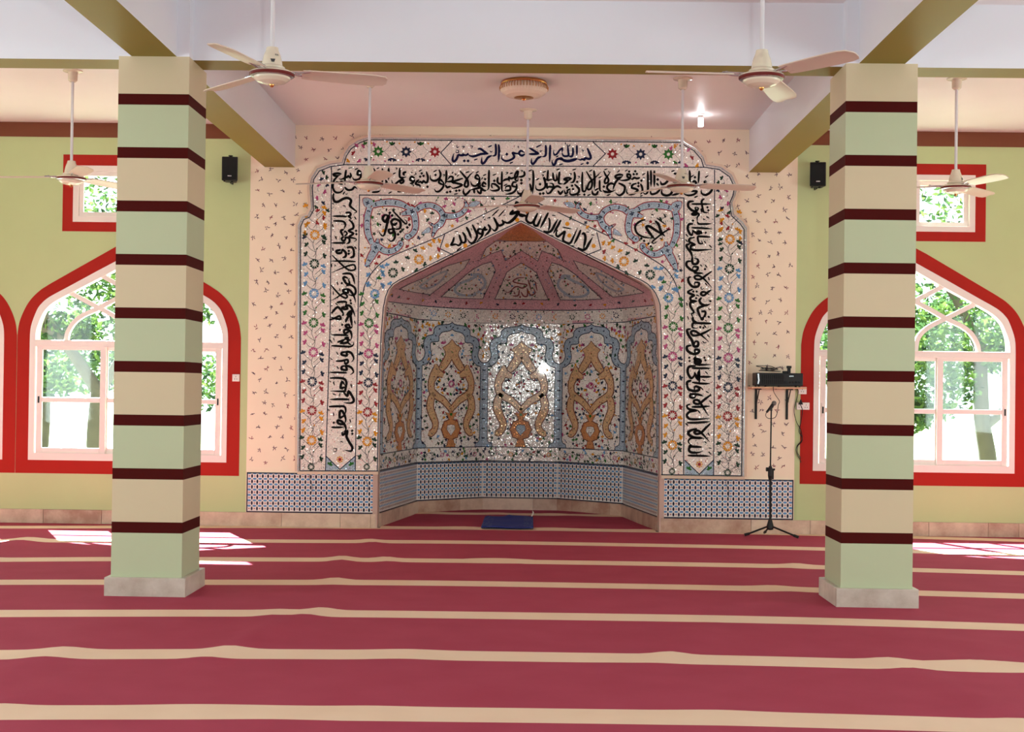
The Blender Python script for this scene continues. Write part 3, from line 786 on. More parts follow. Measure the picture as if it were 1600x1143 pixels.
# --- polygonal niche
Q = [(X0 - 1.485, YN), (X0 - 1.22, 15.87), (X0 - .463, 16.47), (X0 + .463, 16.47), (X0 + 1.22, 15.87), (X0 + 1.485, YN)]
APX = (X0, YN)
def seg_map(i):
    a, b = Vector(Q[i]), Vector(Q[i+1]); d = (b - a); w_ = d.length; d.normalize(); n = Vector((d.y, -d.x))
    return w_, (lambda u, z, l=0.0: Vector((a.x + d.x*u + n.x*l, a.y + d.y*u + n.y*l, z)))
ZD, ZB, ZT, ZV = .596, .773, 2.294, 2.30
def niche_panel(i, label):
    w_, mp = seg_map(i)
    def dm(x, y, l=0.0): return mp(w_/2 + (x - 316)/565*w_, ZB + (993 - y)/921*(ZT - ZB), l)
    ink = Ink(dm)
    # wall body
    B = .1
    vs = [mp(0, 0), mp(w_, 0), mp(w_, ZV), mp(0, ZV), mp(-.03, 0, -B), mp(w_ + .03, 0, -B), mp(w_ + .03, ZV, -B), mp(-.03, ZV, -B)]
    ink.add(vs, [(0, 1, 2, 3), (4, 7, 6, 5), (3, 2, 6, 7)], PAL['nichebase'])
    rd = random.Random(21 + i); st = 1.6
    A, Z = 33.5, 598.5
    mir_ = lambda p: (632 - p[0], p[1])
    # sprigs behind everything
    scatter(ink, [(70, 400), (562, 400), (562, 985), (70, 985)], 150, 15.5, FLOR + ['dkgreen', 'navy', 'navy', 'dkgreen', 'red'], 1.6, .0010, 3.2, rd)
    scatter(ink, [(150, 225), (480, 225), (560, 400), (75, 400)], 40, 15, FLOR + ['navy', 'dkgreen'], 1.6, .0010, 3.2, rd)
    for k in (0, 1):
        tri = [(A, 80), (290, 80), (150, 130), (90, 190), (65, 300), (A, 350)]
        scatter(ink, tri if k == 0 else [mir_(p) for p in tri], 15, 18, ['orange', 'green', 'pink', 'dkgreen', 'red', 'orange'], 1.5, .0010, 3.2, rd)
    # slate cusped arch
    O = [(33, 372), (62, 362), (82, 335), (88, 305), (76, 262), (80, 220), (105, 188), (155, 172), (162, 135), (195, 108), (245, 100), (290, 95), (316, 80)]
    I = [(65, 398), (98, 388), (128, 362), (143, 320), (132, 262), (142, 230), (200, 222), (205, 185), (225, 160), (252, 150), (280, 146), (300, 140), (316, 128)]
    for f in (lambda p: p, mir_):
        o_ = [f(p) for p in O]; i_ = [f(p) for p in I]
        co = catmull(o_, 4); ci = catmull(i_, 4)
        vs = []
        for a, b in zip(co, ci): vs += [dm(a.x, a.y, .0022), dm(b.x, b.y, .0022)]
        n = len(co); ink.add(vs, [(2*k, 2*k+1, 2*k+3, 2*k+2) for k in range(n-1)], PAL['slate'])
        ink.ribbon(co, 6, 'line', .003); ink.ribbon(ci, 6, 'line', .003)
        for k in range(4, n, 6):
            x, y = (co[k].x + ci[k].x)/2, (co[k].y + ci[k].y)/2; ink.bud(x, y, rd.uniform(0, 6), 11, 'navy', 2)
        # half pilaster
        x0, x1 = f((33.5, 0))[0], f((65, 0))[0]; xb = f((105, 0))[0]
        ink.poly([(x0, 372), (x1, 398), (x1, 935), (f((72, 0))[0], 955), (f((100, 0))[0], 968), (xb, 990), (x0, 990)], 'slate', .0022)
        ink.line([(x1, 398), (x1, 935), (f((72, 0))[0], 955), (f((100, 0))[0], 968), (xb, 990)], 5, 'line', .003)
        for k in range(8): ink.bud(f((40, 0))[0], 430 + k*72, -PI/2, 13, 'navy', 2)
    # tan arabesque with vase
    for f in (lambda x: x, lambda x: 632 - x):
        for rb in ([(316, 262, 30), (306, 300, 62), (280, 350, 56), (248, 395, 52), (222, 425, 34)],
                   [(178, 388, 8), (183, 425, 50), (165, 470, 58), (145, 520, 46), (150, 580, 44), (190, 617, 44), (245, 648, 42), (290, 690, 36), (318, 722, 26)],
                   [(172, 598, 34), (145, 640, 48), (138, 705, 52), (162, 765, 50), (184, 815, 42), (176, 862, 38), (148, 888, 42), (126, 884, 26)],
                   [(200, 450, 50), (246, 470, 26)]):
            q = catmull([(f(x), y) for x, y, _ in rb], 7); n = len(q); ws = []
            for k in range(n):
                u = min(k/7, len(rb) - 1.001) if len(rb) > 2 else k/(n-1)*.999*(len(rb)-1); j = int(u); ws.append(rb[j][2] + (rb[j+1][2] - rb[j][2])*(u - j))
            ink.ribbon(q, [v + 15 for v in ws], 'brown', .0026); ink.ribbon(q, ws, 'tan', .0034)
            for k in range(6, n-3, 9): ink.leaf(q[k].x, q[k].y, rd.uniform(0, 6), 13, 8, rd.choice(['green', 'red', 'navy']), .004)
    top = [(316, 208), (345, 240), (392, 268), (372, 292), (366, 330), (316, 322), (266, 330), (260, 292), (240, 268), (287, 240)]
    for sc_, c, l in ((1.10, 'brown', .0028), (1, 'tan', .0036)): ink.fan(316, 285, [(316 + (x-316)*sc_, 285 + (y-285)*sc_) for x, y in top], c, l)
    ink.bud(316, 250, -PI/2, 18, 'green')
    for x, y in ((238, 240), (394, 240)): ink.bud(x, y, -PI/2, 20, 'pink')
    ink.bud(316, 180, -PI/2, 16, 'blue')
    for poly_, c in (([(268, 735), (300, 745), (316, 715), (332, 745), (366, 735), (342, 765), (332, 788), (300, 788), (290, 765)], 'rust'), ([(296, 936), (336, 936), (352, 988), (280, 988)], 'rust')):
        cx_, cy_ = 316, sum(p[1] for p in poly_)/len(poly_)
        ink.fan(cx_, cy_, [(cx_ + (x-cx_)*1.16, cy_ + (y-cy_)*1.16) for x, y in poly_], 'brown', .0028); ink.fan(cx_, cy_, poly_, c, .0036)
    rg = [(316 + r_*math.cos(a), 862 + r_*math.sin(a)*.98) for a, r_ in ((2*PI*k/32, (72 if k % 4 else 80)) for k in range(32))]
    ink.fan(316, 862, [(316 + (x-316)*1.11, 862 + (y-862)*1.11) for x, y in rg], 'brown', .0028); ink.fan(316, 862, rg, 'rust', .0036)
    ht = [(316, 828), (345, 832), (352, 860), (316, 905), (280, 860), (287, 832)]
    ink.fan(316, 862, [(316 + (x-316)*1.12, 862 + (y-862)*1.12) for x, y in ht], 'brown', .004); ink.fan(316, 862, ht, 'slate' if i == 2 else 'white', .0046)
    ink.disc(316, 752, 11, 'green', .0046)
    # flower in the heart
    if i == 2:
        for x, y in ((296, 522), (300, 545), (330, 545), (338, 522), (316, 512)): ink.disc(x, y, 10, 'red', .0022)
        ink.line([(316, 655), (316, 390)], 3, 'stem', .0012)
    else: ink.rosette(316, 530, 26, 'pink', 10)
    for sg in (-1, 1):
        for x, y in ((60, 440), (95, 500), (50, 570), (80, 600), (110, 560)): ink.bud(316 + sg*x, y, rd.uniform(0, 6), 15, rd.choice(['dkgreen', 'navy', 'red', 'orange']))
    # straight lines and lower flower band
    for y in (72, 993): ink.line([(A, y), (Z, y)], 6, 'line', .004)
    zb = 993 + (ZB - ZD)/(ZT - ZB)*921
    ink.line([(A, zb - 4), (Z, zb - 4)], 6, 'line', .004)
    for k in range(4):
        x = A + (k + .5)*(Z - A)/4; y = (993 + zb)/2
        ink.line([(x - 70, y - 18), (x - 35, y + 16), (x, y), (x + 35, y - 16), (x + 70, y + 18)], 3, 'stem', .001, True)
        if k % 2: ink.rosette(x, y, 17, 'pink' if i % 2 else 'orange', 8)
        else: ink.rosette(x, y, 17, 'dkgreen', 7)
    scatter(ink, [(A, 1003), (Z, 1003), (Z, zb - 10), (A, zb - 10)], 34, 15, FLOR + ['dkgreen', 'green', 'navy'], 1.3, .0012, 3, rd)
    ink.done('niche_panel', mih, label)
for i, lb in enumerate(('nearest on the left', 'slanting, left of the centre', 'middle one facing the room', 'slanting, right of the centre', 'nearest on the right')):
    niche_panel(i, 'mosaic arch panel of the niche, ' + lb)
mb = MB(); ink = None
dado = Ink(None)
for i in range(5):
    w_, mp = seg_map(i); dado.mp = mp
    dado_ink(dado, w_, .145, ZD)
dado.done('tile_dado', mih)
mb = MB(); rd = random.Random(5)
for i in range(5):
    w_, mp = seg_map(i); u = 0
    while u < w_ - .01:
        k = min(rd.choice((.24, .32, .62)), w_ - u)
        a, b = u + .001, u + k - .001
        vs = [mp(x, z, l) for z in (0, .145) for x, l in ((a, .025), (b, .025), (b, 0), (a, 0))]
        mb.add(vs, [(0, 1, 5, 4), (1, 2, 6, 5), (3, 0, 4, 7), (4, 5, 6, 7)]); u += k
mb.build('niche_skirting', M['skirting'], mih)

# --- half dome
PROF = [(v.x, v.y) for v in catmull([(1, 2.29), (.99, 2.40), (.955, 2.51), (.86, 2.617), (.476, 2.905), (.05, 3.225), (0, 3.262)], 4)]
def prof(s):
    for (a, za), (b, zb) in zip(PROF, PROF[1:]):
        if s >= b: return za + (zb - za)*((a - s)/(a - b) if a > b else 0)
    return PROF[-1][1]
def dpt(s, i, t):
    x = Q[i][0] + (Q[i+1][0] - Q[i][0])*t; y = Q[i][1] + (Q[i+1][1] - Q[i][1])*t
    return Vector((APX[0] + (x - APX[0])*s, APX[1] + (y - APX[1])*s, prof(s)))
def dome_hit(px, py, l=0.0):
    r = ray(px, py); rx, rz = r.x/r.y, r.z/r.y
    best = None
    for i in range(5):
        a, b = Vector(Q[i]), Vector(Q[i+1]); A2 = Vector(APX)
        def f(s):
            p = A2 + (a - A2)*s; d = (b - a)*s
            den = d.x - rx*d.y
            if abs(den) < 1e-9: return None
            t = (rx*p.y - p.x)/den; Y = p.y + t*d.y
            return 1.5 + rz*Y - prof(s), t, Y
        lo, hi = .004, 1.0; flo = f(lo); fhi = f(hi)
        if flo is None or fhi is None: continue
        for _ in range(40):
            m = (lo + hi)/2; fmid = f(m)
            if (fmid[0] > 0) == (fhi[0] > 0): hi = m
            else: lo = m
        s = (lo + hi)/2; g = f(s)
        err = max(0, -g[1], g[1] - 1) + abs(g[0])*3
        if best is None or err < best[0]: best = (err, Vector((rx*g[2], g[2], 1.5 + rz*g[2])), i)
    P = best[1]
    n = CAM - P; n.normalize()
    return P + n*l*2.2
ink = Ink(dome_hit)
T = 6; vs = []; fs = []
for (s, z) in PROF:
    for i in range(5):
        for k in range(T): vs.append(dpt(s, i, k/T))
    vs.append(dpt(s, 4, 1))
W_ = 5*T + 1
for r in range(len(PROF) - 1):
    for k in range(5*T): fs.append((r*W_ + k, r*W_ + k + 1, (r+1)*W_ + k + 1, (r+1)*W_ + k))
ink.add(vs, fs, PAL['rose'])
def D1(*p): return [(600 + x/7.145, 340 + y/7.145) for x, y in p]
AXD = 815.0
def dm_(ps): return [(2*AXD - x, y + .0135*(2*AXD - 2*x)) for x, y in ps]
P1 = D1((170, 800), (290, 735), (430, 680), (700, 540), (958, 462), (900, 560), (700, 720), (515, 860), (330, 830))
P2_ = D1((640, 882), (800, 740), (935, 620), (1005, 570), (1100, 520), (1200, 492), (1245, 592), (1170, 760), (1102, 906), (860, 900))
P3 = D1((1238, 908), (1300, 770), (1372, 608), (1450, 555), (1532, 505))
P3 = P3 + [p for p in dm_(P3)[::-1][1:]]
PT = D1((1252, 258), (1140, 340), (1078, 465), (1180, 410), (1310, 362), (1355, 480), (1440, 425), (1535, 368))
PT = PT + dm_(PT)[::-1][1:]
for pg in (P1, P2_, dm_(P1), dm_(P2_), P3, PT):
    ink.tri_fill(pg, 'grey', .0022)
    ink.line(pg, .9, 'line', .0034, closed=True)
PO = D1((1262, 245), (1300, 220), (1400, 140), (1532, 62)); PO = PO + dm_(PO)[::-1][1:] ; PO = PO + [(835, 377), (795, 376)]
ink.tri_fill(PO, 'rust', .003)
# flower band below the rose band
BT = D1((40, 935), (200, 955), (480, 988), (800, 1010), (1150, 1022), (1532, 1028)); BT = BT + dm_(BT)[::-1][1:]
BB = D1((10, 1102), (250, 1118), (480, 1134), (800, 1160), (1150, 1172), (1532, 1180)); BB = BB + dm_(BB)[::-1][1:]
ctop = catmull(BT, 4); cbot = catmull(BB, 4)
vs = []
for a, b in zip(ctop, cbot):
    for k in range(5): q = a.lerp(b, k/4); vs.append(dome_hit(q.x, q.y, .0022))
n = len(ctop); ink.add(vs, [(5*j + k, 5*j + k + 1, 5*j + k + 6, 5*j + k + 5) for j in range(n-1) for k in range(4)], PAL['grey'])
ink.line([(v.x, v.y) for v in ctop], 1.2, 'line', .0036)
rd = random.Random(31)
for pg, n_ in ((P1, 34), (P2_, 40), (P3, 46), (dm_(P1), 34), (dm_(P2_), 40), (PT, 50)):
    scatter(ink, pg, n_, 2.3, ['dkgreen', 'navy', 'orange', 'red', 'blue', 'green'], 1.5, .003, .5, rd)
for k in range(22):
    x = 612 + k*19.2; j = int(k/21*(n-1)); a, b = ctop[j], cbot[j]; m = a.lerp(b, .5)
    c = ['dkgreen', 'pink', 'orange', 'navy', 'dkgreen', 'blue', 'orange'][k % 7]
    ink.rosette(m.x, m.y, 4.6, c, 7, 'grey')
    for dy in (-.3, .32): q = a.lerp(b, .5 + dy); ink.leaf(q.x + 8, q.y, rd.uniform(0, 6), 3.2, 2, 'dkgreen', .004); ink.leaf(q.x - 5, q.y, rd.uniform(0, 6), 3, 2, rd.choice(FLOR), .004)
    u = a.lerp(b, -.42); ink.bud(u.x + 4, u.y, rd.uniform(0, 6), 3, ['orange', 'navy', 'dkgreen', 'red'][k % 4])
for ps in (((555, 840), (780, 660), (960, 510), (1060, 470)), ((1170, 880), (1240, 720), (1300, 590), (1250, 430)), ((1360, 560), (1440, 490), (1532, 430))):
    for f in (lambda p: p, dm_):
        q = catmull(f(D1(*ps)), 6)
        for v in q[::2]: ink.leaf(v.x, v.y, rd.uniform(0, 6), 2.4, 1.6, rd.choice(['dkgreen', 'navy', 'red', 'crimson', 'blue']), .004)
for x in (795, 803, 811, 820, 828, 836): ink.bud(x, 364.5 + (0 if 800 < x < 830 else 2), -PI/2, 2.6, 'navy'); ink.bud(x, 371, PI/2, 2.2, 'red')
# pale medallions in the slanting facets
for f in (lambda p: p, dm_):
    q = f(D1((990, 640), (1080, 640), (1130, 750), (1000, 860), (860, 860), (790, 810), (840, 740), (960, 690), (1040, 650)))
    ink.line(q, 4, 'slate', .0032, True, 4); ink.disc(*f(D1((1075, 655)))[0], 3, 'slate', .0034)
    q = f(D1((440, 740), (560, 650), (700, 600), (620, 720), (480, 790), (400, 770))); ink.line(q, 3, 'slate', .0032, True, 4, True)
ink.done('half_dome', mih)
# ---------------------------------------------------------------- calligraphy, stroke by stroke
def inscription(mp, label, blocks, c='black', extra=None):
    ink = Ink(mp)
    for x0, y0, k, txt in blocks: ink.script(x0, y0, k, txt, c)
    o = ink.done('inscription', mih, label); return o
A_ = '''50 1300,230 1345,330 1375,420 1340,455 1260,440 1240,470 1190,460 1160,475 1080,450
60 1090,450 1000,480 900,500 810,485 770,450 740,420
50 740,420 790,470 720,450 660,480 630,560 590,575 570,520 575,480
d 32 1307,540
25 1160,575 1230,545
25 715,580 800,555
18 1180,270 1220,280 1200,315
42 1085,165 1085,260 1085,385
45 1000,215 1005,330 980,400 930,400 910,370
42 895,195 905,300 910,380 840,400 790,370 770,300
38 775,310 780,235 720,280 670,350 620,370 600,320 605,260
20 880,150 890,185 935,180 940,140
18 845,110 850,160
25 650,420 705,385
45 528,160 525,300 515,530
48 435,165 440,280 425,390 350,410
48 350,405 270,440 220,510 170,560 140,530 140,440
48 295,345 180,355 70,352
46 295,345 200,290 120,240 70,235
18 310,270 330,300 370,270
28 235,215 355,155'''
B_ = '''46 1600,405 1540,440 1480,400 1520,340 1600,385
45 1480,395 1410,395 1350,385 1380,470 1300,530 1200,550 1120,500 1130,420
d 32 1225,410
28 1285,600 1360,570
18 1465,235 1470,290
48 1055,205 1065,350 1050,570
48 990,190 1000,330 985,430 910,445
48 910,440 830,480 770,570 720,605 700,560 705,470
18 870,340 900,365 930,340
28 835,265 920,225
46 620,305 680,300 750,350 840,400
48 840,400 700,405 620,430 530,455 450,440 415,395
40 420,385 400,420 350,430 300,390
48 300,395 330,430 270,435 215,430 180,510 130,560 95,530 110,430 130,390
d 30 340,548 418,550
25 540,535 620,505
16 470,240 515,245 480,300
16 285,250 340,250 300,300
16 185,215 190,275 235,245
16 170,330 215,330 220,370 175,380 165,345 172,325'''
C_ = '''25 1355,205 1430,155
50 1400,430 1500,420 1480,490 1420,545 1350,565 1285,530 1280,450
45 1400,430 1480,370 1400,340 1340,300 1360,275 1400,290
42 1232,60 1225,180 1215,330
25 1050,200 1130,145
d 28 1145,197
50 1090,300 1140,280 1170,330 1150,400
48 1030,50 1040,160 1040,270 1060,400
45 1140,415 1060,440 1070,480 1180,490 1130,550 1020,575 930,550 925,480
28 1130,620 1210,585
45 850,490 780,540 650,575
50 640,410 670,490 620,560 530,575 455,530 460,420
40 650,420 720,465 800,430
28 760,500 800,480
25 650,80 730,50
45 700,120 770,130 760,200
50 600,250 520,330 450,340 425,270
d 32 368,243
40 345,320 390,375
45 440,420 350,520 250,550 220,510 225,440
28 350,175 425,145
48 298,55 300,200 298,400
48 225,50 230,200 228,400
48 160,65 165,230 165,430 150,520 100,545 50,490
25 40,155 115,110
20 60,210 110,215
d 28 30,268
45 10,330 45,410 50,490 20,540 0,550
25 0,590 60,575'''
D_ = '''48 1530,350 1450,380 1430,440 1520,470 1550,500 1480,560 1380,580 1325,540 1330,460
18 1360,350 1405,350 1380,390
d 28 1567,345 1567,408
45 1600,230 1540,250 1480,235 1440,265 1395,245
45 1395,250 1400,180 1340,160 1340,215 1390,240 1330,280 1220,290 1160,270
d 28 1375,105 1500,100 1470,160 1535,155
48 1250,175 1160,170 1090,200 1110,240 1200,220 1250,190
45 1220,215 1140,270 1080,350 1045,450 1040,490
22 1285,100 1350,65
22 1120,125 1165,90 1160,65
46 1080,400 1010,350 930,390 920,460 1000,520 1090,485
48 1010,520 940,535 860,520 830,480
d 28 847,420
48 1150,345 1230,380 1285,430 1260,540 1170,600 1080,540
25 905,605 990,575
42 845,90 880,170 940,260 930,330 870,345 870,280 930,190 990,105
20 940,90 960,130
22 850,70 930,45
42 760,280 760,400 770,500 820,520
48 730,505 690,580 620,570 600,490
48 640,80 655,250 650,480
42 480,100 540,200 600,310 590,430 540,480 505,450 540,340 610,280 700,200 790,110
36 660,500 740,450
25 735,240 810,205
18 555,170 600,180
25 540,105 610,65
25 500,610 575,575
44 400,110 395,300 400,480 430,520 470,490 475,380
d 28 440,585
48 235,370 330,470 300,560 190,590 140,560 150,480
d 28 292,320 205,470 185,400
40 150,460 90,500 90,540 45,560 20,480
d 28 80,437
25 285,605 365,575
25 25,610 110,590
18 300,205 340,210 310,255
46 230,110 245,220 210,320 140,330
46 180,255 100,235 25,260 45,280 110,285 180,260
45 110,290 40,350 0,375
18 130,150 170,150 140,190
25 190,75 275,50'''
E_ = '''46 1525,100 1510,260 1515,350 1600,360
25 1455,75 1535,45
46 1490,500 1540,570 1600,490
42 1385,125 1395,230 1420,290 1465,270 1460,150
44 1285,70 1275,200 1275,280 1330,275 1395,270
44 1275,280 1230,270 1200,240 1225,330 1220,430 1130,490 1040,470 1025,380
d 30 1118,368 1120,568 1185,560
25 1035,285 1105,240
25 1170,125 1250,95
18 1150,170 1190,180 1160,215
46 1560,450 1480,410 1400,450 1330,540 1270,560 1245,500
42 1265,340 1265,440 1300,420 1390,425 1380,360 1310,345
46 970,75 980,250 960,580
25 870,100 955,65
18 865,250 910,255 880,300
42 905,355 930,480 900,530 850,520 870,490
d 30 905,580 728,282 728,350 165,298
44 780,95 795,170 740,210 650,215
42 650,215 590,200 630,110 660,110 640,200 600,270 650,300 660,220
46 600,220 520,250 470,230 480,320
46 480,260 400,270 340,310
18 710,80 750,85 730,120
44 785,480 740,560 670,560 640,500
22 680,605 760,580
25 485,150 560,130
18 400,120 450,130 390,175
42 630,330 560,330 540,400 620,420 630,360
44 630,360 625,460 560,540 470,570 390,580
44 325,100 320,300 325,500 380,500
44 380,500 490,490 490,410 410,420 400,480
25 360,405 440,360
25 130,185 210,155
44 240,220 230,310 270,360 340,350
46 100,360 180,370 260,440 240,490 130,505 70,480
30 105,370 115,430 140,450
46 55,70 50,280 45,450 0,500'''
F_ = '''44 1600,400 1540,360 1520,430 1600,440
d 28 1573,290 540,203 845,550 780,563 1035,525 972,532
46 1600,530 1540,520 1510,490 1470,470 1410,480 1330,500 1260,520
44 1490,480 1480,580 1430,560 1400,500
46 1340,500 1350,590
46 1270,510 1210,580 1160,610 1120,560 1130,480
40 1480,360 1430,430 1450,470 1490,390
25 1530,220 1600,185
20 1490,300 1520,260 1510,245
44 1450,240 1400,200 1370,260 1440,290 1455,240
44 1455,240 1450,350 1380,430 1300,410 1270,330
25 1375,165 1450,125
46 1050,120 1110,190 1200,300 1220,400 1190,450 1145,420 1180,310 1260,200 1340,130
25 1170,155 1250,130
46 1110,270 1000,310 890,350 1000,380 1090,410 1000,460 900,480 860,440
44 860,440 820,450 780,460 740,400
46 765,100 765,250 750,370 720,390
42 770,340 880,330 900,250 840,240 790,310
44 700,360 640,300 610,360 690,400 710,350
44 705,350 700,450 620,540 550,545 515,490
46 610,90 645,180 620,270 520,325 440,290 430,200
22 880,175 910,135
18 930,180 970,185 940,215
20 985,235 1030,195
18 690,195 730,200 700,240
25 495,140 570,100
25 925,605 1010,590
46 345,130 380,240 370,340 330,360 290,330 260,365 220,340 190,360 140,310
46 200,300 150,340 130,390 210,420 215,470
d 28 253,170 220,238 290,222 372,450
25 190,130 265,90
18 120,150 140,200
14 90,210 150,170
46 110,270 40,240 10,300 90,340 110,290
46 110,300 60,370 0,375
18 20,150 70,150
16 40,410 85,415 60,460'''
G_ = '''44 1465,80 1460,260 1520,285 1600,270
46 1600,165 1540,190 1560,250
44 1530,340 1470,360 1490,400 1540,370 1520,320 1440,360 1360,420 1310,400 1290,330
25 1310,215 1385,180
18 1370,80 1405,90 1380,125
46 1230,80 1230,220 1220,340
44 1165,330 1200,410 1160,380
25 1225,615 1300,575
46 1100,90 1095,280 1100,440
50 915,90 970,240 1055,430
18 1000,160 1050,165
22 980,100 1040,75
40 880,590 1000,580 1060,550
36 1410,575 1500,575
44 660,170 600,140 580,220 650,220 655,180
44 655,190 640,290 570,330 500,320 475,270
25 525,120 600,85
16 390,90 490,75
42 430,180 445,250 420,280 390,250 360,280 330,270 300,300 230,320 190,300
46 345,120 320,300 320,440
46 250,210 160,195 80,215 120,250 230,230
44 180,250 100,330 70,430 75,520 130,590 220,590 280,540 290,480
44 130,370 200,400 280,430
28 360,380 430,355
28 215,360 290,360
25 160,130 235,100
46 310,480 380,540 470,530 520,480 580,525
28 275,635 325,570
14 330,610 350,635 380,605'''
H_ = '''46 130,20 120,100 150,165 210,170 300,120 380,105 440,150 420,240 480,300 540,350 490,380
36 370,435 240,430 100,430
36 120,515 230,515 310,530 340,580 320,640 310,670
42 340,365 420,370 430,410 400,430 440,470 420,490
40 400,490 470,560 480,640 400,690 480,740 410,800 520,830 530,860 490,885
40 310,670 260,690 290,770 310,800
38 310,800 270,830 300,870 340,840 320,800
30 320,790 370,740 330,700 310,740
40 320,810 400,820 410,890 350,930
36 340,908 200,908 85,908
22 105,570 120,635
22 155,785 185,850
22 500,435 535,495
22 500,970 540,1020
22 110,990 120,1055
d 22 530,690 535,750 400,1050 400,1100
42 260,1030 180,1050 200,1090 270,1080 270,1020
42 270,1020 330,1060 350,1120 355,1143
42 360,990 450,985 490,1050 480,1143
16 290,240 330,250 340,280
16 100,200 140,215'''
I_ = '''42 410,-20 400,60 340,85
42 550,-20 540,60 470,85
34 580,155 400,145 140,145
32 160,40 260,140 380,250 480,310 570,290 560,220 500,215 390,250 270,300 150,350
40 340,375 430,365 500,380 540,450 565,560
42 440,450 380,430 360,460 420,550 470,540 440,450
40 410,590 480,570 560,620 580,700 540,755 440,745
d 22 333,540 455,15 487,845 497,900
20 245,510 265,580
20 140,190 155,260
16 200,205 230,240
18 290,630 305,690
42 440,640 360,660 370,700 440,710 440,650 500,690 560,800 580,890
32 140,575 230,680 310,760 400,805 430,770 370,725 310,750 220,810 135,855
40 240,885 340,870 410,880 400,940
42 420,960 340,975 380,1005 430,990 410,940 480,950 540,1050 570,1143
42 145,1080 250,970 320,1020 360,1090 330,1125
60 420,1120 490,1050 490,1143
18 215,895 265,935
18 175,690 185,755'''
J_ = '''38 110,110 200,80 290,40 310,90 230,90 120,50
35 340,30 370,10
46 400,150 440,60 480,20 500,120 520,240
42 520,240 440,250 400,210 460,200 490,280
42 490,290 400,350 370,320 400,280 480,310 510,400 490,470
d 22 340,195 297,288
36 450,385 300,378 135,378
44 490,475 400,440 440,430 430,510 320,520 400,450
36 250,510 330,480 410,450
38 145,570 330,580 480,585 540,550 540,500
30 430,510 500,560
20 120,460 160,530
14 180,430 200,480
20 235,680 270,735
20 245,935 275,990
18 555,120 575,190
42 430,680 340,690 330,730 420,745 420,680 500,700 545,800 500,865
38 225,845 330,840 430,820 440,870 390,890 380,840 330,860
42 410,930 340,940 330,990 420,1000 410,930 500,960 540,1040 480,1090
36 425,1055 280,1048 100,1048
16 120,795 175,825'''
K_ = '''32 90,48 200,45 290,60 320,110 310,170 300,220 270,230 100,225
34 300,170 240,180 260,100 300,150
34 270,230 330,290 350,230 400,300 420,360 380,390 280,385
30 360,342 230,338 85,342
30 75,440 200,435 290,440 310,500 290,560
34 290,560 230,590 230,510 260,500 290,550 310,620 290,680
34 300,690 210,670 200,630 250,640 300,700 310,760 270,790
28 110,722 200,725 290,720
d 18 145,660 398,770 400,812
36 260,790 270,830 330,780 320,850 360,930 400,1000 380,1050 290,1035
10 135,1030 160,1010 185,1035 165,1060 138,1045 136,1028
16 140,95 155,150
16 380,125 395,185
16 140,520 145,575
16 365,610 380,665
12 80,85 110,100
12 60,480 95,490
14 235,915 275,930
12 130,265 180,280
14 230,250 225,295'''
L_ = '''38 410,60 360,100 370,200 400,300 490,305
36 175,155 330,155 530,155
44 220,105 130,120 120,200 190,270 260,280 300,230 240,205
40 240,210 270,330 210,350 190,330 250,310 310,340 280,400 280,470
d 22 205,450 462,215 478,268 432,668
36 280,470 310,510 410,512 540,508
44 210,510 130,520 110,600 150,690 190,700 200,620
36 175,578 350,585 545,600
42 190,620 260,670 350,670 300,640 270,690 330,700
38 510,745 350,735 290,745 310,850 370,860 350,800
42 235,750 150,770 140,830 230,880 170,900 170,960 260,980 400,975 545,965
44 150,865 90,890 110,950 170,1030 200,1143
20 440,375 500,415
20 75,690 120,745
20 70,785 110,840
20 400,815 440,860
20 490,885 545,940
14 390,405 395,435 430,420
30 345,235 365,310'''
M_ = '''44 190,0 200,130 280,130 290,60 220,40
44 170,90 100,100 90,170 180,250 260,260 290,200 210,190 200,260
40 210,270 260,300 390,305
38 540,270 440,340 340,410 260,410 230,370 290,345 380,390 460,470 540,560
44 170,370 120,390 130,470 200,545 290,540 310,480 240,470 230,530
d 22 210,632 270,632 418,232 260,750 515,803 485,1083
40 530,600 460,650 400,700 345,680 370,640 440,650 500,700
44 200,590 120,630 130,660 220,700 160,740 170,790 240,805 160,830 160,900 220,1000 180,1030 200,1090 200,1143
44 360,740 320,790 350,850 430,880 520,850
44 430,880 310,920 290,970 340,1100 360,1143
40 350,990 420,990 420,1050 370,1120
20 420,155 460,210
20 475,370 500,435
20 420,475 460,530
20 265,685 320,720
18 85,825 105,895
18 105,1070 130,1140
16 340,550 360,590 410,570
16 480,920 500,960 525,940
18 330,150 370,190'''
N_ = '''42 180,0 190,60 240,70
60 330,0 340,60
38 480,105 300,100 190,100 180,170 260,185
d 20 303,163 355,175 125,660 130,715 370,660 388,703
20 360,130 405,180
38 480,195 380,250 280,290 190,300 150,250 200,225 300,280 440,400
44 150,195 90,210 110,290 170,380 200,470 260,470 270,410 220,400 205,480
44 160,460 90,480 100,550 190,600 270,580 280,540 220,530 220,600 230,640
42 230,640 210,690 290,740 310,710 260,680 220,700 230,760 330,775 480,772
42 230,795 120,810 100,900 150,990 200,960 210,890
36 165,830 320,832 480,832
46 210,900 260,1000 280,900 290,1100
36 290,970 400,972 490,970
36 170,1060 320,1080 465,1080
40 160,1030 90,1060 100,1143
18 415,285 460,335
18 435,620 485,670
18 385,885 430,930
16 335,1015 390,1040
16 340,390 370,420 410,410
14 340,530 370,550'''
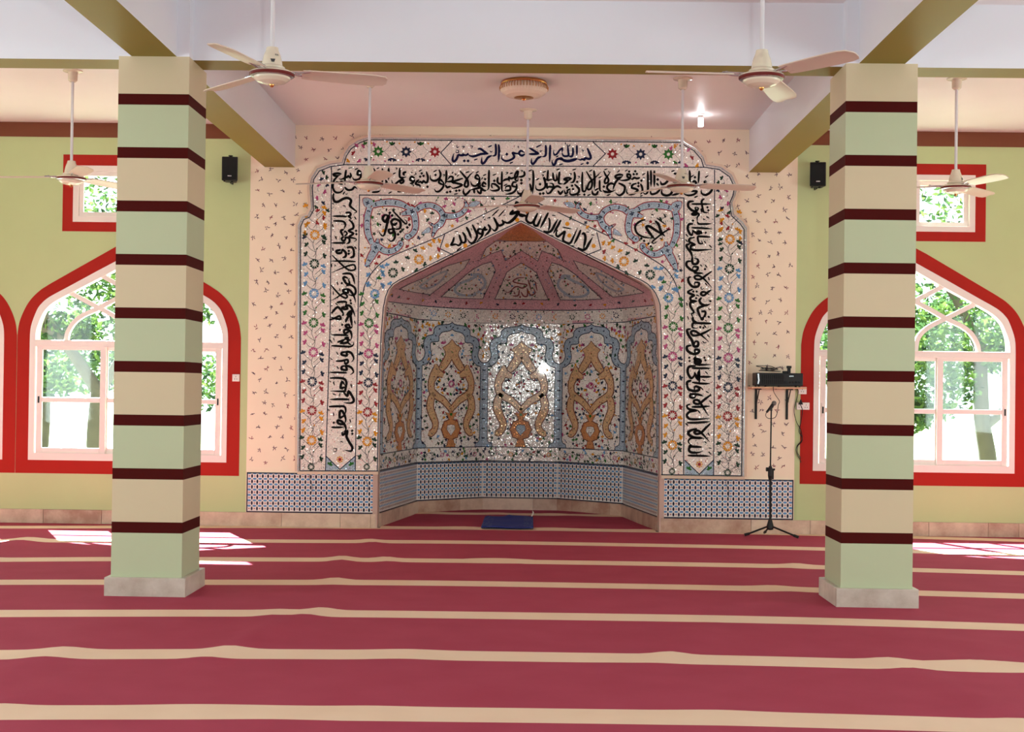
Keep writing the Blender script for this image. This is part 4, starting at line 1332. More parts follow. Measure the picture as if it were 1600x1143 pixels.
O_ = '''40 80,0 100,70 180,100 250,90 260,50 200,35 190,110
36 310,170 230,150 140,150 130,190 190,200 220,150
36 440,155 350,220 260,290 190,280 190,240 250,240 300,310 400,470
34 150,338 300,335 430,325
36 130,295 80,320 110,370 210,390 120,410 80,460 120,515 250,520 430,505
34 80,572 250,570 430,555
20 60,580 100,620
36 435,580 360,650 290,720 220,740 190,710 240,690 300,730 420,860
40 230,660 130,690 100,740 180,790 280,800 150,800 100,850 140,900
38 300,935 200,930 130,930 110,980 150,1015 250,1015 315,995
38 150,900 120,925 140,930
34 90,1060 270,1065 430,1070
18 410,240 460,290
18 280,40 325,90
18 240,385 280,435
18 390,720 420,770
18 405,1000 440,1050
14 400,945 450,955
16 340,850 375,880
16 360,105 410,130'''
P_ = '''26 510,275 600,370 700,470 720,440 680,400
36 510,520 490,440 540,400 620,440 620,530 560,550 510,520
28 500,460 540,490 580,440
34 520,550 450,560 470,610 520,590 510,540 545,620 530,700 480,730 425,685
38 460,360 400,340 360,390 400,440 450,360 430,460 410,540 380,640 340,640 300,575
d 22 467,308 502,348 760,485 727,525 625,590 590,628
18 415,240 415,290
16 620,295 625,350
14 280,330 320,320 310,350
14 295,475 330,480 315,510'''
Q_ = '''32 365,360 280,390 215,460 240,560 340,620 480,635
40 490,635 430,560 380,480 420,460 520,520 660,610
40 510,380 560,430 600,540 660,610
26 725,500 640,550 550,620 470,690 490,715 545,680
20 535,335 600,385 670,435
d 20 305,643 347,678 412,718 447,760
18 450,285 490,290
18 640,280 665,320 640,325
18 580,640 625,655'''
R_ = '''40 1490,100 1440,70 1410,130
60 1490,310 1540,328 1600,330
58 1380,220 1330,290 1420,270 1480,260 1400,380 1300,460 1230,460 1160,410
46 1160,410 1190,480 1110,520 1060,470 1000,360
46 1000,360 1060,480 1070,560 1020,620 960,570
24 970,335 1105,205
24 1095,350 1225,205
20 790,380 830,340
20 1250,170 1270,155
44 890,495 935,570 900,650 825,720
42 885,590 840,600 830,560 800,620 770,600
42 780,590 710,590 700,650 770,680 790,620 780,710 670,830
46 590,500 650,620 680,720 620,840 550,850 490,770
46 475,545 530,650 575,775
44 400,645 450,720 460,820 410,850 380,800
44 335,690 370,800 380,840 330,900 250,870
42 240,740 220,820 185,890 270,880 330,895
24 290,1005 385,930
16 570,570 585,620
16 670,480 710,480 690,510
18 755,430 765,470
14 810,410 850,390
18 880,380 930,360 920,400
14 1185,330 1235,310
14 245,640 325,630'''
S_ = '''50 0,300 80,320 170,340
46 200,250 150,380 180,450 240,470 290,440 330,360 370,280
46 370,280 300,440 310,510 360,520 400,450 450,320
46 575,270 520,380 420,570
38 580,370 600,420 600,530 570,630
48 480,625 570,650 640,610 700,500 760,395
46 820,410 760,520 670,675
44 750,600 725,690 760,730 830,680 890,640 870,730 860,800 930,850 1000,850 1060,740 1140,560
44 1200,600 1150,720 1070,880
50 1220,690 1260,670 1290,760 1250,980
48 1140,945 1230,990 1300,960 1360,860 1430,740
24 845,550 1030,585
18 645,320 720,335
18 590,705 685,720
18 1005,905 1085,915
16 1310,640 1370,655
18 1400,695 1470,705'''
T_ = '''24 600,465 480,470 380,530 480,570 640,600 560,660 450,630 380,670 300,740 220,720 215,680
24 500,690 480,790 420,810 370,795
24 660,500 700,620 725,720
24 640,660 700,780 760,780 795,740 750,640
24 530,730 580,810 650,800 640,660
24 795,540 815,630 835,715
26 320,590 345,590
d 18 410,757
14 270,530 330,495'''
s1 = 1600/120
inscription(fm, 'navy blue lettering of the top row', [(820, 214, s1, A_), (700, 210, s1, B_)], 'navyink')
inscription(fm, 'black verse lettering of the second row', [(1000, 262, s1, C_), (880, 260, s1, D_), (760, 260, s1, E_), (640, 258, s1, F_), (515, 256, s1, G_)])
k1 = 11.436
inscription(fm, 'black verse lettering running down the left column', [(510, 300, k1, H_), (505, 395, k1, I_), (505, 490, k1, J_), (505, 585, 8.8, K_)])
inscription(fm, 'black verse lettering running up the right column', [(1065, 305, k1, L_), (1065, 400, k1, M_), (1065, 495, 10.4, N_), (1065, 600, 9.527, O_)])
inscription(fm, 'black lettering in the left corner scroll', [(560, 300, 9.52, P_)])
inscription(fm, 'black lettering in the right corner scroll', [(970, 305, 9.524, Q_)])
inscription(fm, 'black lettering along the left slope of the arch', [(690, 310, 12.31, R_)])
inscription(fm, 'black lettering along the right slope of the arch', [(810, 310, 12.31, S_)])
inscription(dome_hit, 'dark red lettering in the half dome', [(770, 395, 12.03, T_)], 'crimson')
# ---------------------------------------------------------------- striped carpet with soft wrinkles
STR = [3.50, 4.82, 6.15, 7.485, 8.83, 10.23, 11.57, 12.95, 14.235, 15.89]
def carpet_mat():
    t = NT('striped_carpet'); co = t.coord()
    sp = t.n('ShaderNodeSeparateXYZ'); t.l(co, sp.inputs[0])
    dx = t.math('SUBTRACT', sp.outputs[0], .25)
    yy = t.math('ADD', sp.outputs[1], t.math('MULTIPLY', t.math('MULTIPLY', dx, dx), .0175))
    acc = None
    for s_ in STR:
        d = t.math('ABSOLUTE', t.math('SUBTRACT', yy, s_))
        acc = d if acc is None else t.math('MINIMUM', acc, d)
    st = t.math('LESS_THAN', acc, .137)
    n1 = t.n('ShaderNodeTexNoise'); n1.inputs['Scale'].default_value = 3; n1.inputs['Detail'].default_value = 6; t.l(co, n1.inputs['Vector'])
    n2 = t.n('ShaderNodeTexNoise'); n2.inputs['Scale'].default_value = 420; t.l(co, n2.inputs['Vector'])
    rd_ = t.mix(n1.outputs[0], lin('#A03C50'), lin('#B04C60')); bg_ = t.mix(n1.outputs[0], lin('#E4C4A8'), lin('#F0D4BA'))
    lint = t.math('GREATER_THAN', n2.outputs[0], .80)
    c = t.mix(st, rd_, bg_)
    t.l(t.mix(t.math('MULTIPLY', lint, .35), c, (.8, .7, .65, 1)), t.b.inputs['Base Color'])
    t.setb(Roughness=.9); t.b.inputs['Specular IOR Level'].default_value = .08
    t.bump(n2.outputs[0], .15, .003)
    return t.m
M['carpet'] = carpet_mat()
RIDGE = []
for (a, b, h, sg) in (((340, 1022), (500, 955), .022, .10), ((430, 962), (395, 1000), .016, .10), ((100, 1016), (-20, 1075), .02, .13), ((1050, 1020), (1095, 990), .02, .10), ((1385, 1030), (1560, 1110), .016, .11),
                      ((1530, 1036), (1640, 1050), .018, .14), ((535, 872), (525, 905), .022, .10), ((580, 846), (605, 875), .016, .09), ((40, 845), (-30, 868), .03, .16), ((1240, 884), (1280, 870), .014, .10),
                      ((640, 1010), (590, 1090), .008, .2), ((1160, 905), (1220, 920), .012, .12), ((90, 1070), (10, 1100), .012, .12), ((1000, 1050), (1120, 1110), .007, .2), ((760, 873), (800, 876), .012, .12), ((300, 1100), (420, 1120), .006, .18), ((1480, 1000), (1600, 1020), .008, .12)):
    p, q = on_z(*a, 0), on_z(*b, 0); RIDGE.append((Vector(p[:2]), Vector(q[:2]), h, sg))
def carpet_h(x, y):
    z = .005 + .002*math.sin(x*1.7 + y*.9)*math.sin(y*1.3 - x*.5)
    P = Vector((x, y))
    for a, b, h, sg in RIDGE:
        d = b - a; L = d.length; u = (P - a).dot(d)/(L*L)
        if u < -.6 or u > 1.6: continue
        v = abs((P - a).dot(Vector((-d.y, d.x)))/L)
        if v > 3*sg: continue
        e = 1 if 0 <= u <= 1 else math.exp(-((min(abs(u), abs(u - 1))*L/(.25))**2))
        z += h*e*math.exp(-(v/sg)**2)*.9
    return z
mb = MB(); nx, ny = 270, 150; xa, xb, ya, yb = -8.55, 8.55, 2.4, 14.125
for j in range(ny + 1):
    for i in range(nx + 1):
        x = xa + (xb - xa)*i/nx; y = ya + (yb - ya)*j/ny; z = carpet_h(x, y)
        if j == ny: z = .005
        mb.v.append((x, y, z))
W_ = nx + 1
for j in range(ny):
    for i in range(nx):
        x = xa + (xb - xa)*(i + .5)/nx; y = ya + (yb - ya)*(j + .5)/ny
        if any(abs(x - c) < .25 and abs(y - CY) < .25 for c in COLX): continue
        mb.f.append((j*W_ + i, j*W_ + i + 1, (j+1)*W_ + i + 1, (j+1)*W_ + i)); mb.m.append(0)
# tongue of carpet inside the niche
k0 = len(mb.v)
for j in range(17):
    y = 14.125 + j/16*(16.44 - 14.125)
    if y < 15.87: hw = 1.485 - max(0, (y - 14.30))/(15.87 - 14.30)*.265
    else: hw = 1.22 - (y - 15.87)/.6*(1.22 - .463)
    hw -= .03
    for i in range(31):
        u = -1 + 2*i/30; mb.v.append((X0 + u*hw, y, .006 + .006*max(0, math.sin(u*9 + y*3))*(j not in (0, 16))))
for j in range(16):
    for i in range(30): mb.f.append((k0 + j*31 + i, k0 + j*31 + i + 1, k0 + (j+1)*31 + i + 1, k0 + (j+1)*31 + i)); mb.m.append(0)
o = mb.build('carpet', M['carpet'], smooth=True)
setp(o, 'wall to wall crimson prayer carpet with beige row stripes and soft wrinkles', 'carpet')

# ---------------------------------------------------------------- blue prayer rug in the niche
rg = thing('prayer_rug', 'small dark blue prayer rug with fringed ends lying inside the niche', 'rug', (-.225, 14.78, .018))
rm = NT('rug_blue'); co = rm.coord(); sp = rm.n('ShaderNodeSeparateXYZ'); rm.l(co, sp.inputs[0])
nz = rm.n('ShaderNodeTexVoronoi'); nz.inputs['Scale'].default_value = 38; rm.l(co, nz.inputs['Vector'])
ends = rm.math('GREATER_THAN', rm.math('ABSOLUTE', sp.outputs[0]), .17)
dots = rm.math('MULTIPLY', ends, rm.math('LESS_THAN', nz.outputs['Distance'], .33))
rm.l(rm.mix(dots, lin('#1E2A7C'), lin('#5C6A86')), rm.b.inputs['Base Color']); rm.setb(Roughness=.9)
mb = MB(); nx, ny = 24, 30
for j in range(ny + 1):
    for i in range(nx + 1):
        u, v = i/nx, j/ny
        x = -.502 + u*.55 + (.02 if v > .9 else 0)*(u < .1); y = 14.17 + v*1.225
        z = .028 + .006*math.sin(u*7 + v*3) + (.012*math.exp(-((u - .5)/.06)**2)*(v > .85)) + .004*math.sin(v*14)
        mb.v.append((x, y, z))
W_ = nx + 1
for j in range(ny):
    for i in range(nx): mb.f.append((j*W_ + i, j*W_ + i + 1, (j+1)*W_ + i + 1, (j+1)*W_ + i)); mb.m.append(0)
c = mb.build('rug_field', rm.m, rg, smooth=True); sd = c.modifiers.new('thickness', 'SOLIDIFY'); sd.thickness = .007
mb = MB()
fm_ = plain('fringe_navy', '#22285A', .9)
for yy, s in ((14.17, -1), (15.395, 1)):
    mb = MB()
    for k in range(60):
        x = -.50 + k*.55/60; mb.box(x, x + .004, min(yy, yy + s*.03), max(yy, yy + s*.03), .018, .024)
    mb.build('fringe', fm_, rg)
mb = MB(); mb.tube([(.03, 15.40, .03), (.045, 15.41, .055), (.05, 15.40, .075), (.04, 15.39, .095)], [.007, .011, .009, .003], 8)
mb.build('tassel', plain('tassel_cream', '#E0CFC0', .8), rg, smooth=True)

# ---------------------------------------------------------------- ceiling fans
def make_fan(label):
    t = thing('ceiling_fan', label, 'fan', (0, 0, ZC), 'ceiling fans')
    def part(mb, nm, m, **k):
        mb.v = [(x, y, z + ZC) for x, y, z in mb.v]; return mb.build(nm, m, t, **k)
    mb = MB(); mb.lathe([(0, 0), (.085, 0), (.085, -.008), (.045, -.016), (.042, -.03), (.04, -.085), (.024, -.10), (0, -.10)], n=28); part(mb, 'canopy', M['fan_cream'], smooth=True)
    mb = MB(); mb.tube([(0, 0, -.08), (0, 0, -.83)], .0125, 14); part(mb, 'rod', M['fan_white'], smooth=True)
    mb = MB(); mb.lathe([(0, -.80), (.034, -.80), (.038, -.82), (.05, -.85), (.058, -.885), (.060, -.905), (.075, -.915), (.072, -.925), (.03, -.93), (0, -.93)], n=32); b = part(mb, 'bell_cover', M['fan_cream'], smooth=True)
    # small badge and lettering patch on the bell
    for a0, z0, h_ in ((-PI/2, -.885, .018), (-PI/2 + .45, -.85, .010)):
        mb = MB()
        for k in range(4 if h_ < .012 else 1):
            a = a0 + (k - 1.5)*.12 if h_ < .012 else a0
            r0 = .0515 if h_ < .012 else .0592
            w2 = .04 if h_ < .012 else .24
            vs = [(r0*math.cos(a - w2), r0*math.sin(a - w2), z0 + h_*.5), (r0*math.cos(a + w2), r0*math.sin(a + w2), z0 + h_*.5), ((r0 + .005)*math.cos(a + w2*.5), (r0 + .005)*math.sin(a + w2*.5), z0 - h_*.6), ((r0 + .005)*math.cos(a - w2*.5), (r0 + .005)*math.sin(a - w2*.5), z0 - h_*.6)]
            mb.quad(*vs)
        mb.v = [(x, y, z + ZC) for x, y, z in mb.v]; mb.build('badge' if h_ > .012 else 'lettering', M['glyph'], b)
    mb = MB(); pr = [(0, -.92), (.05, -.922), (.095, -.932), (.125, -.944), (.131, -.952), (.131, -.962), (.124, -.968), (.108, -.974), (.104, -.984), (.082, -1.0), (.05, -1.010), (.02, -1.014), (0, -1.014)]
    mb.lathe(pr, n=48, mis=[0, 0, 0, 0, 1, 1, 2, 0, 0, 0, 0, 0]); part(mb, 'motor_housing', [M['fan_cream'], M['fan_red'], M['silver']], smooth=True)
    mb = MB(); mb.lathe([(0, -1.012), (.016, -1.012), (.014, -1.02), (.006, -1.03), (0, -1.031)], n=16); part(mb, 'finial', M['gold'], smooth=True)
    for k in range(3):
        a = k*2*PI/3; ca, sa = math.cos(a), math.sin(a)
        def R(x, y, z): return (ca*x - sa*y, sa*x + ca*y, z)
        mb = MB()
        st = [(.175, .055, .050), (.22, .062, .058), (.35, .068, .066), (.50, .074, .070), (.60, .074, .068), (.655, .062, .056), (.672, .035, .030)]
        n = len(st)
        for (r, wl, wr) in st:
            for zz in (.003, -.003):
                for u in (-1, -.33, .33, 1):
                    w_ = wl if u < 0 else wr; y = u*w_; z = -.945 - y*.20 + .006*(1 - u*u) - .012*(r - .2) + zz
                    mb.v.append(R(r, y, z))
        for i in range(n - 1):
            for u in range(3):
                a0 = i*8 + u; b0 = (i+1)*8 + u
                mb.f += [(a0, a0 + 1, b0 + 1, b0), (a0 + 4, b0 + 4, b0 + 5, a0 + 5)]; mb.m += [0, 0]
            for e in (0, 3):
                a0 = i*8 + e; b0 = (i+1)*8 + e; mb.f.append((a0, b0, b0 + 4, a0 + 4)); mb.m.append(0)
        for i in (0, n-1):
            q = i*8; mb.f.append((q, q+1, q+2, q+3, q+7, q+6, q+5, q+4)); mb.m.append(0)
        bl = part(mb, 'blade', M['fan_blade'], smooth=True)
        mb = MB()
        for s in (-1, 1): mb.tube([R(.10, s*.014, -.940), R(.15, s*.026, -.942), R(.225, s*.034, -.938 - s*.034*.2)], .007, 8)
        for s in (-1, 1): mb.lathe([(0, .006), (.008, .005), (.009, 0)], R(.215, s*.03, -.934 - s*.03*.2), 10)
        mb.v = [(x, y, z + ZC) for x, y, z in mb.v]; mb.build('bracket', M['silver'], bl, smooth=True)
    return t
FANS = [(-1.525, 7.75, 15, 'large ceiling fan close to the top of the left striped column'), (1.303, 7.70, 187, 'large ceiling fan close to the top of the right striped column'),
        (-4.09, 11.80, 60, 'ceiling fan before the small square window beyond the left column'), (-1.464, 11.9, 50, 'ceiling fan before the corner of the mosaic nearest the left column'),
        (-.06, 13.26, 40, 'ceiling fan hanging before the tip of the niche arch, below the round lamp'), (1.312, 11.86, 8, 'ceiling fan before the mosaic corner beside the lit bulb'),
        (3.69, 11.75, 47, 'ceiling fan before the small square window beyond the right column')]
fan0 = make_fan(FANS[0][3])
def dup(root, label):
    r = root.copy(); col.objects.link(r); r['label'] = label
    for ch in root.children:
        c = ch.copy(); col.objects.link(c); c.parent = r
        for g in ch.children:
            d = g.copy(); col.objects.link(d); d.parent = c
    return r
for i, (x, y, a, lb) in enumerate(FANS):
    t = fan0 if i == 0 else dup(fan0, lb)
    t.location = (x, y, ZC); t.rotation_euler = (0, 0, math.radians(a))

# ---------------------------------------------------------------- ceiling lamp and bulb
cl = thing('ceiling_lamp', 'round ribbed glass ceiling lamp with gilt trim behind the cross beam', 'lamp', (-.095, 12.05, ZC))
gm = NT('lamp_glass'); gm.setb(Base_Color=lin('#FBE2CE'), Roughness=.25, Transmission_Weight=.1, IOR=1.4)
mb = MB(); mb.lathe([(0, ZC - .001), (.20, ZC - .001), (.21, ZC - .02), (.205, ZC - .03), (0, ZC - .03)], (-.095, 12.05, 0), 40); mb.build('base_plate', M['gold'], cl, smooth=True)
n = 96; mb = MB(); pr = [(.198, -.028), (.212, -.05), (.212, -.075), (.195, -.105), (.16, -.128), (.10, -.142), (.05, -.146)]
for i, (r, z) in enumerate(pr):
    for k in range(n):
        f = r*(1 + (.016 if k % 2 else -.010)*(1 if i < 3 else .25)); mb.v.append((-.095 + f*math.cos(2*PI*k/n), 12.05 + f*math.sin(2*PI*k/n), ZC + z))
for i in range(len(pr)-1):
    for k in range(n): mb.f.append((i*n + k, i*n + (k+1) % n, (i+1)*n + (k+1) % n, (i+1)*n + k)); mb.m.append(0)
mb.build('glass_shade', gm.m, cl)
mb = MB()
for k in range(48):
    a = 2*PI*k/48; c, s = math.cos(a), math.sin(a)
    mb.tube([(-.095 + c*.206, 12.05 + s*.206, ZC - .03), (-.095 + c*.219, 12.05 + s*.219, ZC - .055), (-.095 + c*.216, 12.05 + s*.216, ZC - .078)], .0035, 5)
mb.build('gilt_rib', M['gold'], cl)['kind'] = 'stuff'
mb = MB(); mb.lathe([(.085, ZC - .138), (.088, ZC - .146), (.06, ZC - .153), (.02, ZC - .157), (.012, ZC - .168), (0, ZC - .170)], (-.095, 12.05, 0), 28, 0); mb.build('finial', M['gold'], cl, smooth=True)

bt = thing('light_bulb', 'lit compact fluorescent bulb on the ceiling, upper right of the mosaic', 'bulb', (1.665, 13.40, ZC))
mb = MB(); mb.lathe([(0, ZC), (.05, ZC), (.05, ZC - .006), (.026, ZC - .012), (.024, ZC - .035), (0, ZC - .035)], (1.665, 13.40, 0), 24); mb.build('holder', M['socket'], bt, smooth=True)
em = NT('lit_tube'); em.setb(Base_Color=(1, 1, 1, 1), Emission_Color=(.93, .97, 1, 1), Emission_Strength=28)
mb = MB(); n = 60
mb.tube([(1.665 + .019*math.cos(t*.9), 13.40 + .019*math.sin(t*.9), ZC - .04 - .0013*t) for t in range(n)], .0085, 8)
mb.tube([(1.665, 13.40, ZC - .035), (1.665, 13.40, ZC - .118)], .006, 8)
mb.build('spiral_tube', em.m, bt, smooth=True)
# ---------------------------------------------------------------- loudspeakers
def speaker(cx, cz, tilt, label):
    t = thing('loudspeaker', label, 'speaker', (cx, YW, cz), 'wall loudspeakers')
    yaw = tilt; yc = YW - .145
    def R(x, y, z):
        c, s = math.cos(yaw), math.sin(yaw); return (cx + c*x - s*y, yc + s*x + c*y, cz + z - .10*y*0)
    mb = MB(); w0, w1, h = .083, .058, .125
    sec = [(-.075, w0, h), (.085, w1, h)]
    vs = []
    for y, w_, hh in sec: vs += [R(-w_, y, -hh), R(w_, y, -hh), R(w_, y, hh), R(-w_, y, hh)]
    mb.add(vs, [(0, 1, 2, 3), (4, 7, 6, 5), (0, 4, 5, 1), (1, 5, 6, 2), (2, 6, 7, 3), (3, 7, 4, 0)]); mb.build('cabinet', M['black'], t, bevel=.008)
    mb = MB(); vs = [R(x, y, z) for y in (-.081, -.074) for x, z in ((-.072, -.112), (.072, -.112), (.072, .112), (-.072, .112))]
    mb.add(vs, [(0, 1, 2, 3), (0, 4, 5, 1), (1, 5, 6, 2), (2, 6, 7, 3), (3, 7, 4, 0)]); g = mb.build('grille', M['grille'], t, bevel=.004)
    mb = MB(); vs = [R(x, y, z) for y in (-.085, -.080) for x, z in ((-.020, -.083), (.020, -.083), (.020, -.073), (-.020, -.073))]
    mb.add(vs, [(0, 1, 2, 3), (0, 4, 5, 1), (1, 5, 6, 2), (2, 6, 7, 3), (3, 7, 4, 0)]); mb.build('nameplate', M['silver'], g)
    for pr_, at in (([(.012, 0), (.012, .016), (.024, .020), (.024, .027), (0, .028)], R(0, .0, h - .004)), ([(.013, 0), (.013, -.02), (0, -.021)], R(.02, -.03, -h + .004)), ([(.010, 0), (.010, -.014), (0, -.015)], R(-.055, -.05, -h + .004))):
        mb = MB(); mb.lathe(pr_, at, 14); mb.build('knob', M['black'], t)
    mb = MB(); p = R(0, .03, .135); p2 = R(0, .03, -.135)
    mb.tube([p, (p[0], YW - .01, p[2]), (p[0], YW - .01, p2[2]), p2], .007, 8); mb.box(p[0] - .03, p[0] + .03, YW - .012, YW, cz - .06, cz + .06)
    mb.build('bracket', M['black_metal'], t)
speaker(-3.18, 3.75, .12, 'black loudspeaker on the green wall, seen against the left striped column')
speaker(2.962, 3.76, -.10, 'black loudspeaker on the green wall high above the amplifier shelf')
# ---------------------------------------------------------------- sockets, shelf, amplifier
def socket(cx, cz, w_, label, gangs=1):
    t = thing('wall_socket', label, 'socket', (cx, YW, cz), 'white wall sockets')
    mb = MB(); mb.box(cx - w_/2, cx + w_/2, YW - .022, YW - .003, cz - .038, cz + .038); mb.build('plate', M['socket'], t, bevel=.004)
    for g in range(gangs):
        mb = MB(); gx = cx + (g - (gangs-1)/2)*.062
        for dx, dz, a in ((0, .012, .003), (-.011, -.012, .003), (.011, -.012, .003)): mb.box(gx + dx - a, gx + dx + a, YW - .0232, YW - .021, cz + dz - .005, cz + dz + .005)
        mb.build('pin_hole', M['glyph'], t)
    for g in range(gangs):
        mb = MB(); gx = cx + (g - (gangs-1)/2)*.062; mb.box(gx + .014, gx + .024, YW - .026, YW - .021, cz + .010, cz + .028)
        mb.build('switch', M['socket'], t, bevel=.002)
socket(-3.118, 1.567, .076, 'white wall socket on the red surround behind the left column')
socket(2.858, 1.512, .09, 'white wall socket just right of the amplifier shelf')
socket(2.868, 1.348, .135, 'double white wall socket below the shelf on the red surround', 2)

SZ = 1.545
sh = thing('wall_shelf', 'small wooden wall shelf on two black brackets below the amplifier', 'shelf', (2.56, YW, SZ))
mb = MB(); mb.box(2.275, 2.845, YW - .30, YW - .001, SZ - .018, SZ); mb.build('board', M['wood'], sh, bevel=.003)
for bx in (2.375, 2.70):
    mb = MB(); mb.box(bx - .012, bx + .012, YW - .012, YW, SZ - .34, SZ - .018); mb.box(bx - .012, bx + .012, YW - .27, YW, SZ - .03, SZ - .018)
    mb.tube([(bx, YW - .01, SZ - .20), (bx, YW - .20, SZ - .028)], .006, 8)
    mb.build('bracket', M['black_metal'], sh)
am = thing('amplifier', 'black amplifier mixer with knobs standing on the wall shelf', 'amplifier', (2.57, YW - .15, SZ))
yf = YW - .285
mb = MB(); mb.box(2.33, 2.81, yf, YW - .03, SZ + .012, SZ + .145); mb.build('case', M['black'], am, bevel=.006)
for fx_ in (2.36, 2.78):
    for fy in (yf + .03, YW - .06): mb = MB(); mb.lathe([(0, .001), (.012, .001), (.012, .013)], (fx_, fy, SZ), 10); mb.build('foot', M['black'], am)
mb = MB()
for k in range(11):
    for r in range(2): mb.box(2.385 + k*.021, 2.385 + k*.021 + .013, yf - .0025, yf + .001, SZ + .03 + r*.052, SZ + .075 + r*.052)
mb.build('vent', M['grille'], am)
for kx, kz, r in ((2.635, .045, .014), (2.685, .05, .009), (2.715, .05, .009), (2.745, .05, .009), (2.775, .05, .009)):
    mb = MB(); mb.tube([(kx, yf + .001, SZ + kz), (kx, yf - .014, SZ + kz)], r, 16); mb.build('knob', M['black_metal'], am, smooth=True)
mb = MB()
for k in range(5): mb.box(2.672 + k*.009 - .003, 2.672 + k*.009 + .003, yf - .002, yf + .001, SZ + .108, SZ + .118)
mb.build('panel_lettering', M['silver'], am)
mb = MB(); mb.sweep([(2.345, SZ + .03), (2.352, SZ + .07), (2.345, SZ + .135)], .014, yf - .02, yf); mb.build('handle', M['silver'], am)
# cable coil and microphone receiver lying on the amplifier
cc = thing('cable_coil', 'loose coil of black cable lying on top of the amplifier', 'cable', (2.48, YW - .18, SZ + .145))
mb = MB(); pts = []
for k in range(90):
    a = k*.28; r = .055 + .02*math.sin(k*.37); pts.append((2.47 + r*1.7*math.cos(a), YW - .18 + r*.8*math.sin(a), SZ + .155 + .045*max(0, math.sin(a*.5 + .6)) + .0004*k))
mb.tube(pts, .0038, 6); mb.build('cable', M['black'], cc, smooth=True)
rc = thing('plug_adapter', 'black plug adapter standing on the amplifier', 'adapter', (2.69, YW - .16, SZ + .145))
mb = MB(); mb.box(2.672, 2.702, YW - .185, YW - .145, SZ + .145, SZ + .195); mb.box(2.664, 2.71, YW - .19, YW - .14, SZ + .195, SZ + .222); mb.box(2.62, 2.672, YW - .18, YW - .15, SZ + .146, SZ + .168)
mb.build('body', M['black'], rc, bevel=.004)
# plug and cords running down the wall
pg = thing('power_cord', 'black power cord with plug hanging from the sockets right of the shelf', 'cord', (2.84, YW - .03, 1.35))
mb = MB(); mb.add([(2.815, YW - .022, 1.365), (2.86, YW - .022, 1.365), (2.86, YW - .06, 1.365), (2.815, YW - .06, 1.365), (2.835, YW - .03, 1.42), (2.842, YW - .03, 1.42), (2.842, YW - .05, 1.42), (2.835, YW - .05, 1.42)],
                  [(0, 3, 2, 1), (4, 5, 6, 7), (0, 1, 5, 4), (1, 2, 6, 5), (2, 3, 7, 6), (3, 0, 4, 7)]); mb.build('plug', M['black'], pg, bevel=.003)
mb = MB()
for ps in ([(2.78, 1.53), (2.815, 1.51), (2.80, 1.42), (2.775, 1.30), (2.80, 1.18), (2.845, 1.10), (2.862, 1.0), (2.81, .93), (2.80, .87), (2.845, .78), (2.855, .755)],
           [(2.838, 1.365), (2.86, 1.30), (2.845, 1.17), (2.83, 1.08), (2.86, 1.02), (2.855, .97), (2.82, .93), (2.815, .86), (2.85, .80)]):
    q = catmull(ps, 6); mb.tube([(v.x, YW - .018 - .006*math.sin(i*.3), v.y) for i, v in enumerate(q)], .004, 6)
mb.build('cord', M['black'], pg, smooth=True)

# ---------------------------------------------------------------- microphone on its stand
MX, MY = 2.472, 13.78
ms = thing('microphone_stand', 'black microphone stand with three legs on the carpet below the amplifier shelf', 'microphone stand', (MX, MY, .012))
zb = .14
mb = MB(); mb.lathe([(0, .205), (.012, .205), (.018, .19), (.034, .13), (.036, .10), (.03, .085), (.012, .08), (0, .08)], (MX, MY, 0), 24); mb.build('hub', M['black'], ms, smooth=True)
for fx_, fy in ((2.212, 13.79), (2.735, 13.64), (2.462, 14.05)):
    d = Vector((fx_ - MX, fy - MY, 0)); d.normalize()
    mb = MB(); mb.tube([(MX + d.x*.02, MY + d.y*.02, .118), (fx_ - d.x*.03, fy - d.y*.03, .034)], .0095, 10); lg = mb.build('leg', M['black_metal'], ms, smooth=True)
    mb = MB(); mb.tube([(fx_ - d.x*.05, fy - d.y*.05, .040), (fx_, fy, .026)], .0145, 10); mb.build('rubber_foot', M['black'], lg, smooth=True)
mb = MB(); mb.tube([(MX, MY, .19), (MX - .005, MY, .66)], .0115, 14); mb.build('lower_tube', M['black_metal'], ms, smooth=True)
mb = MB(); mb.tube([(MX - .005, MY, .60), (MX - .002, MY, 1.31)], .0075, 12); mb.build('upper_tube', M['black_metal'], ms, smooth=True)
mb = MB(); mb.tube([(MX - .005, MY, .59), (MX - .005, MY, .635), (MX - .005, MY, .705), (MX - .005, MY, .735)], [.016, .024, .024, .014], 14); mb.tube([(MX - .05, MY, .70), (MX - .02, MY, .70)], .021, 14); mb.tube([(MX + .01, MY, .70), (MX + .042, MY, .70)], .011, 12); mb.box(MX + .006, MX + .03, MY - .01, MY + .01, .60, .70)
mb.build('clutch', M['black'], ms, bevel=.002)
mb = MB(); mb.tube([(MX - .002, MY, 1.30), (MX - .004, MY, 1.335)], .012, 12); mb.tube([(MX - .02, MY - .01, 1.318), (MX + .008, MY - .005, 1.352)], .018, 12); mb.build('clip', M['black'], ms, smooth=True)
mc = thing('microphone', 'black handheld microphone with grey mesh head clipped on the stand', 'microphone', (MX, MY, 1.34))
mb = MB(); mb.tube([(MX - .055, MY - .03, 1.285), (MX - .03, MY - .02, 1.312), (MX + .012, MY, 1.362)], [.011, .013, .018], 16); mb.build('handle', M['black'], mc, smooth=True)
gm_ = plain('mic_mesh', '#6E6A68', .5, .5)
mb = MB(); cxh = Vector((MX + .026, MY + .006, 1.378)); n = 18
mb.lathe([(.0255*math.sin(PI*k/10), .0255*math.cos(PI*k/10)) for k in range(11)], cxh, n); mb.build('head', gm_, mc, smooth=True)
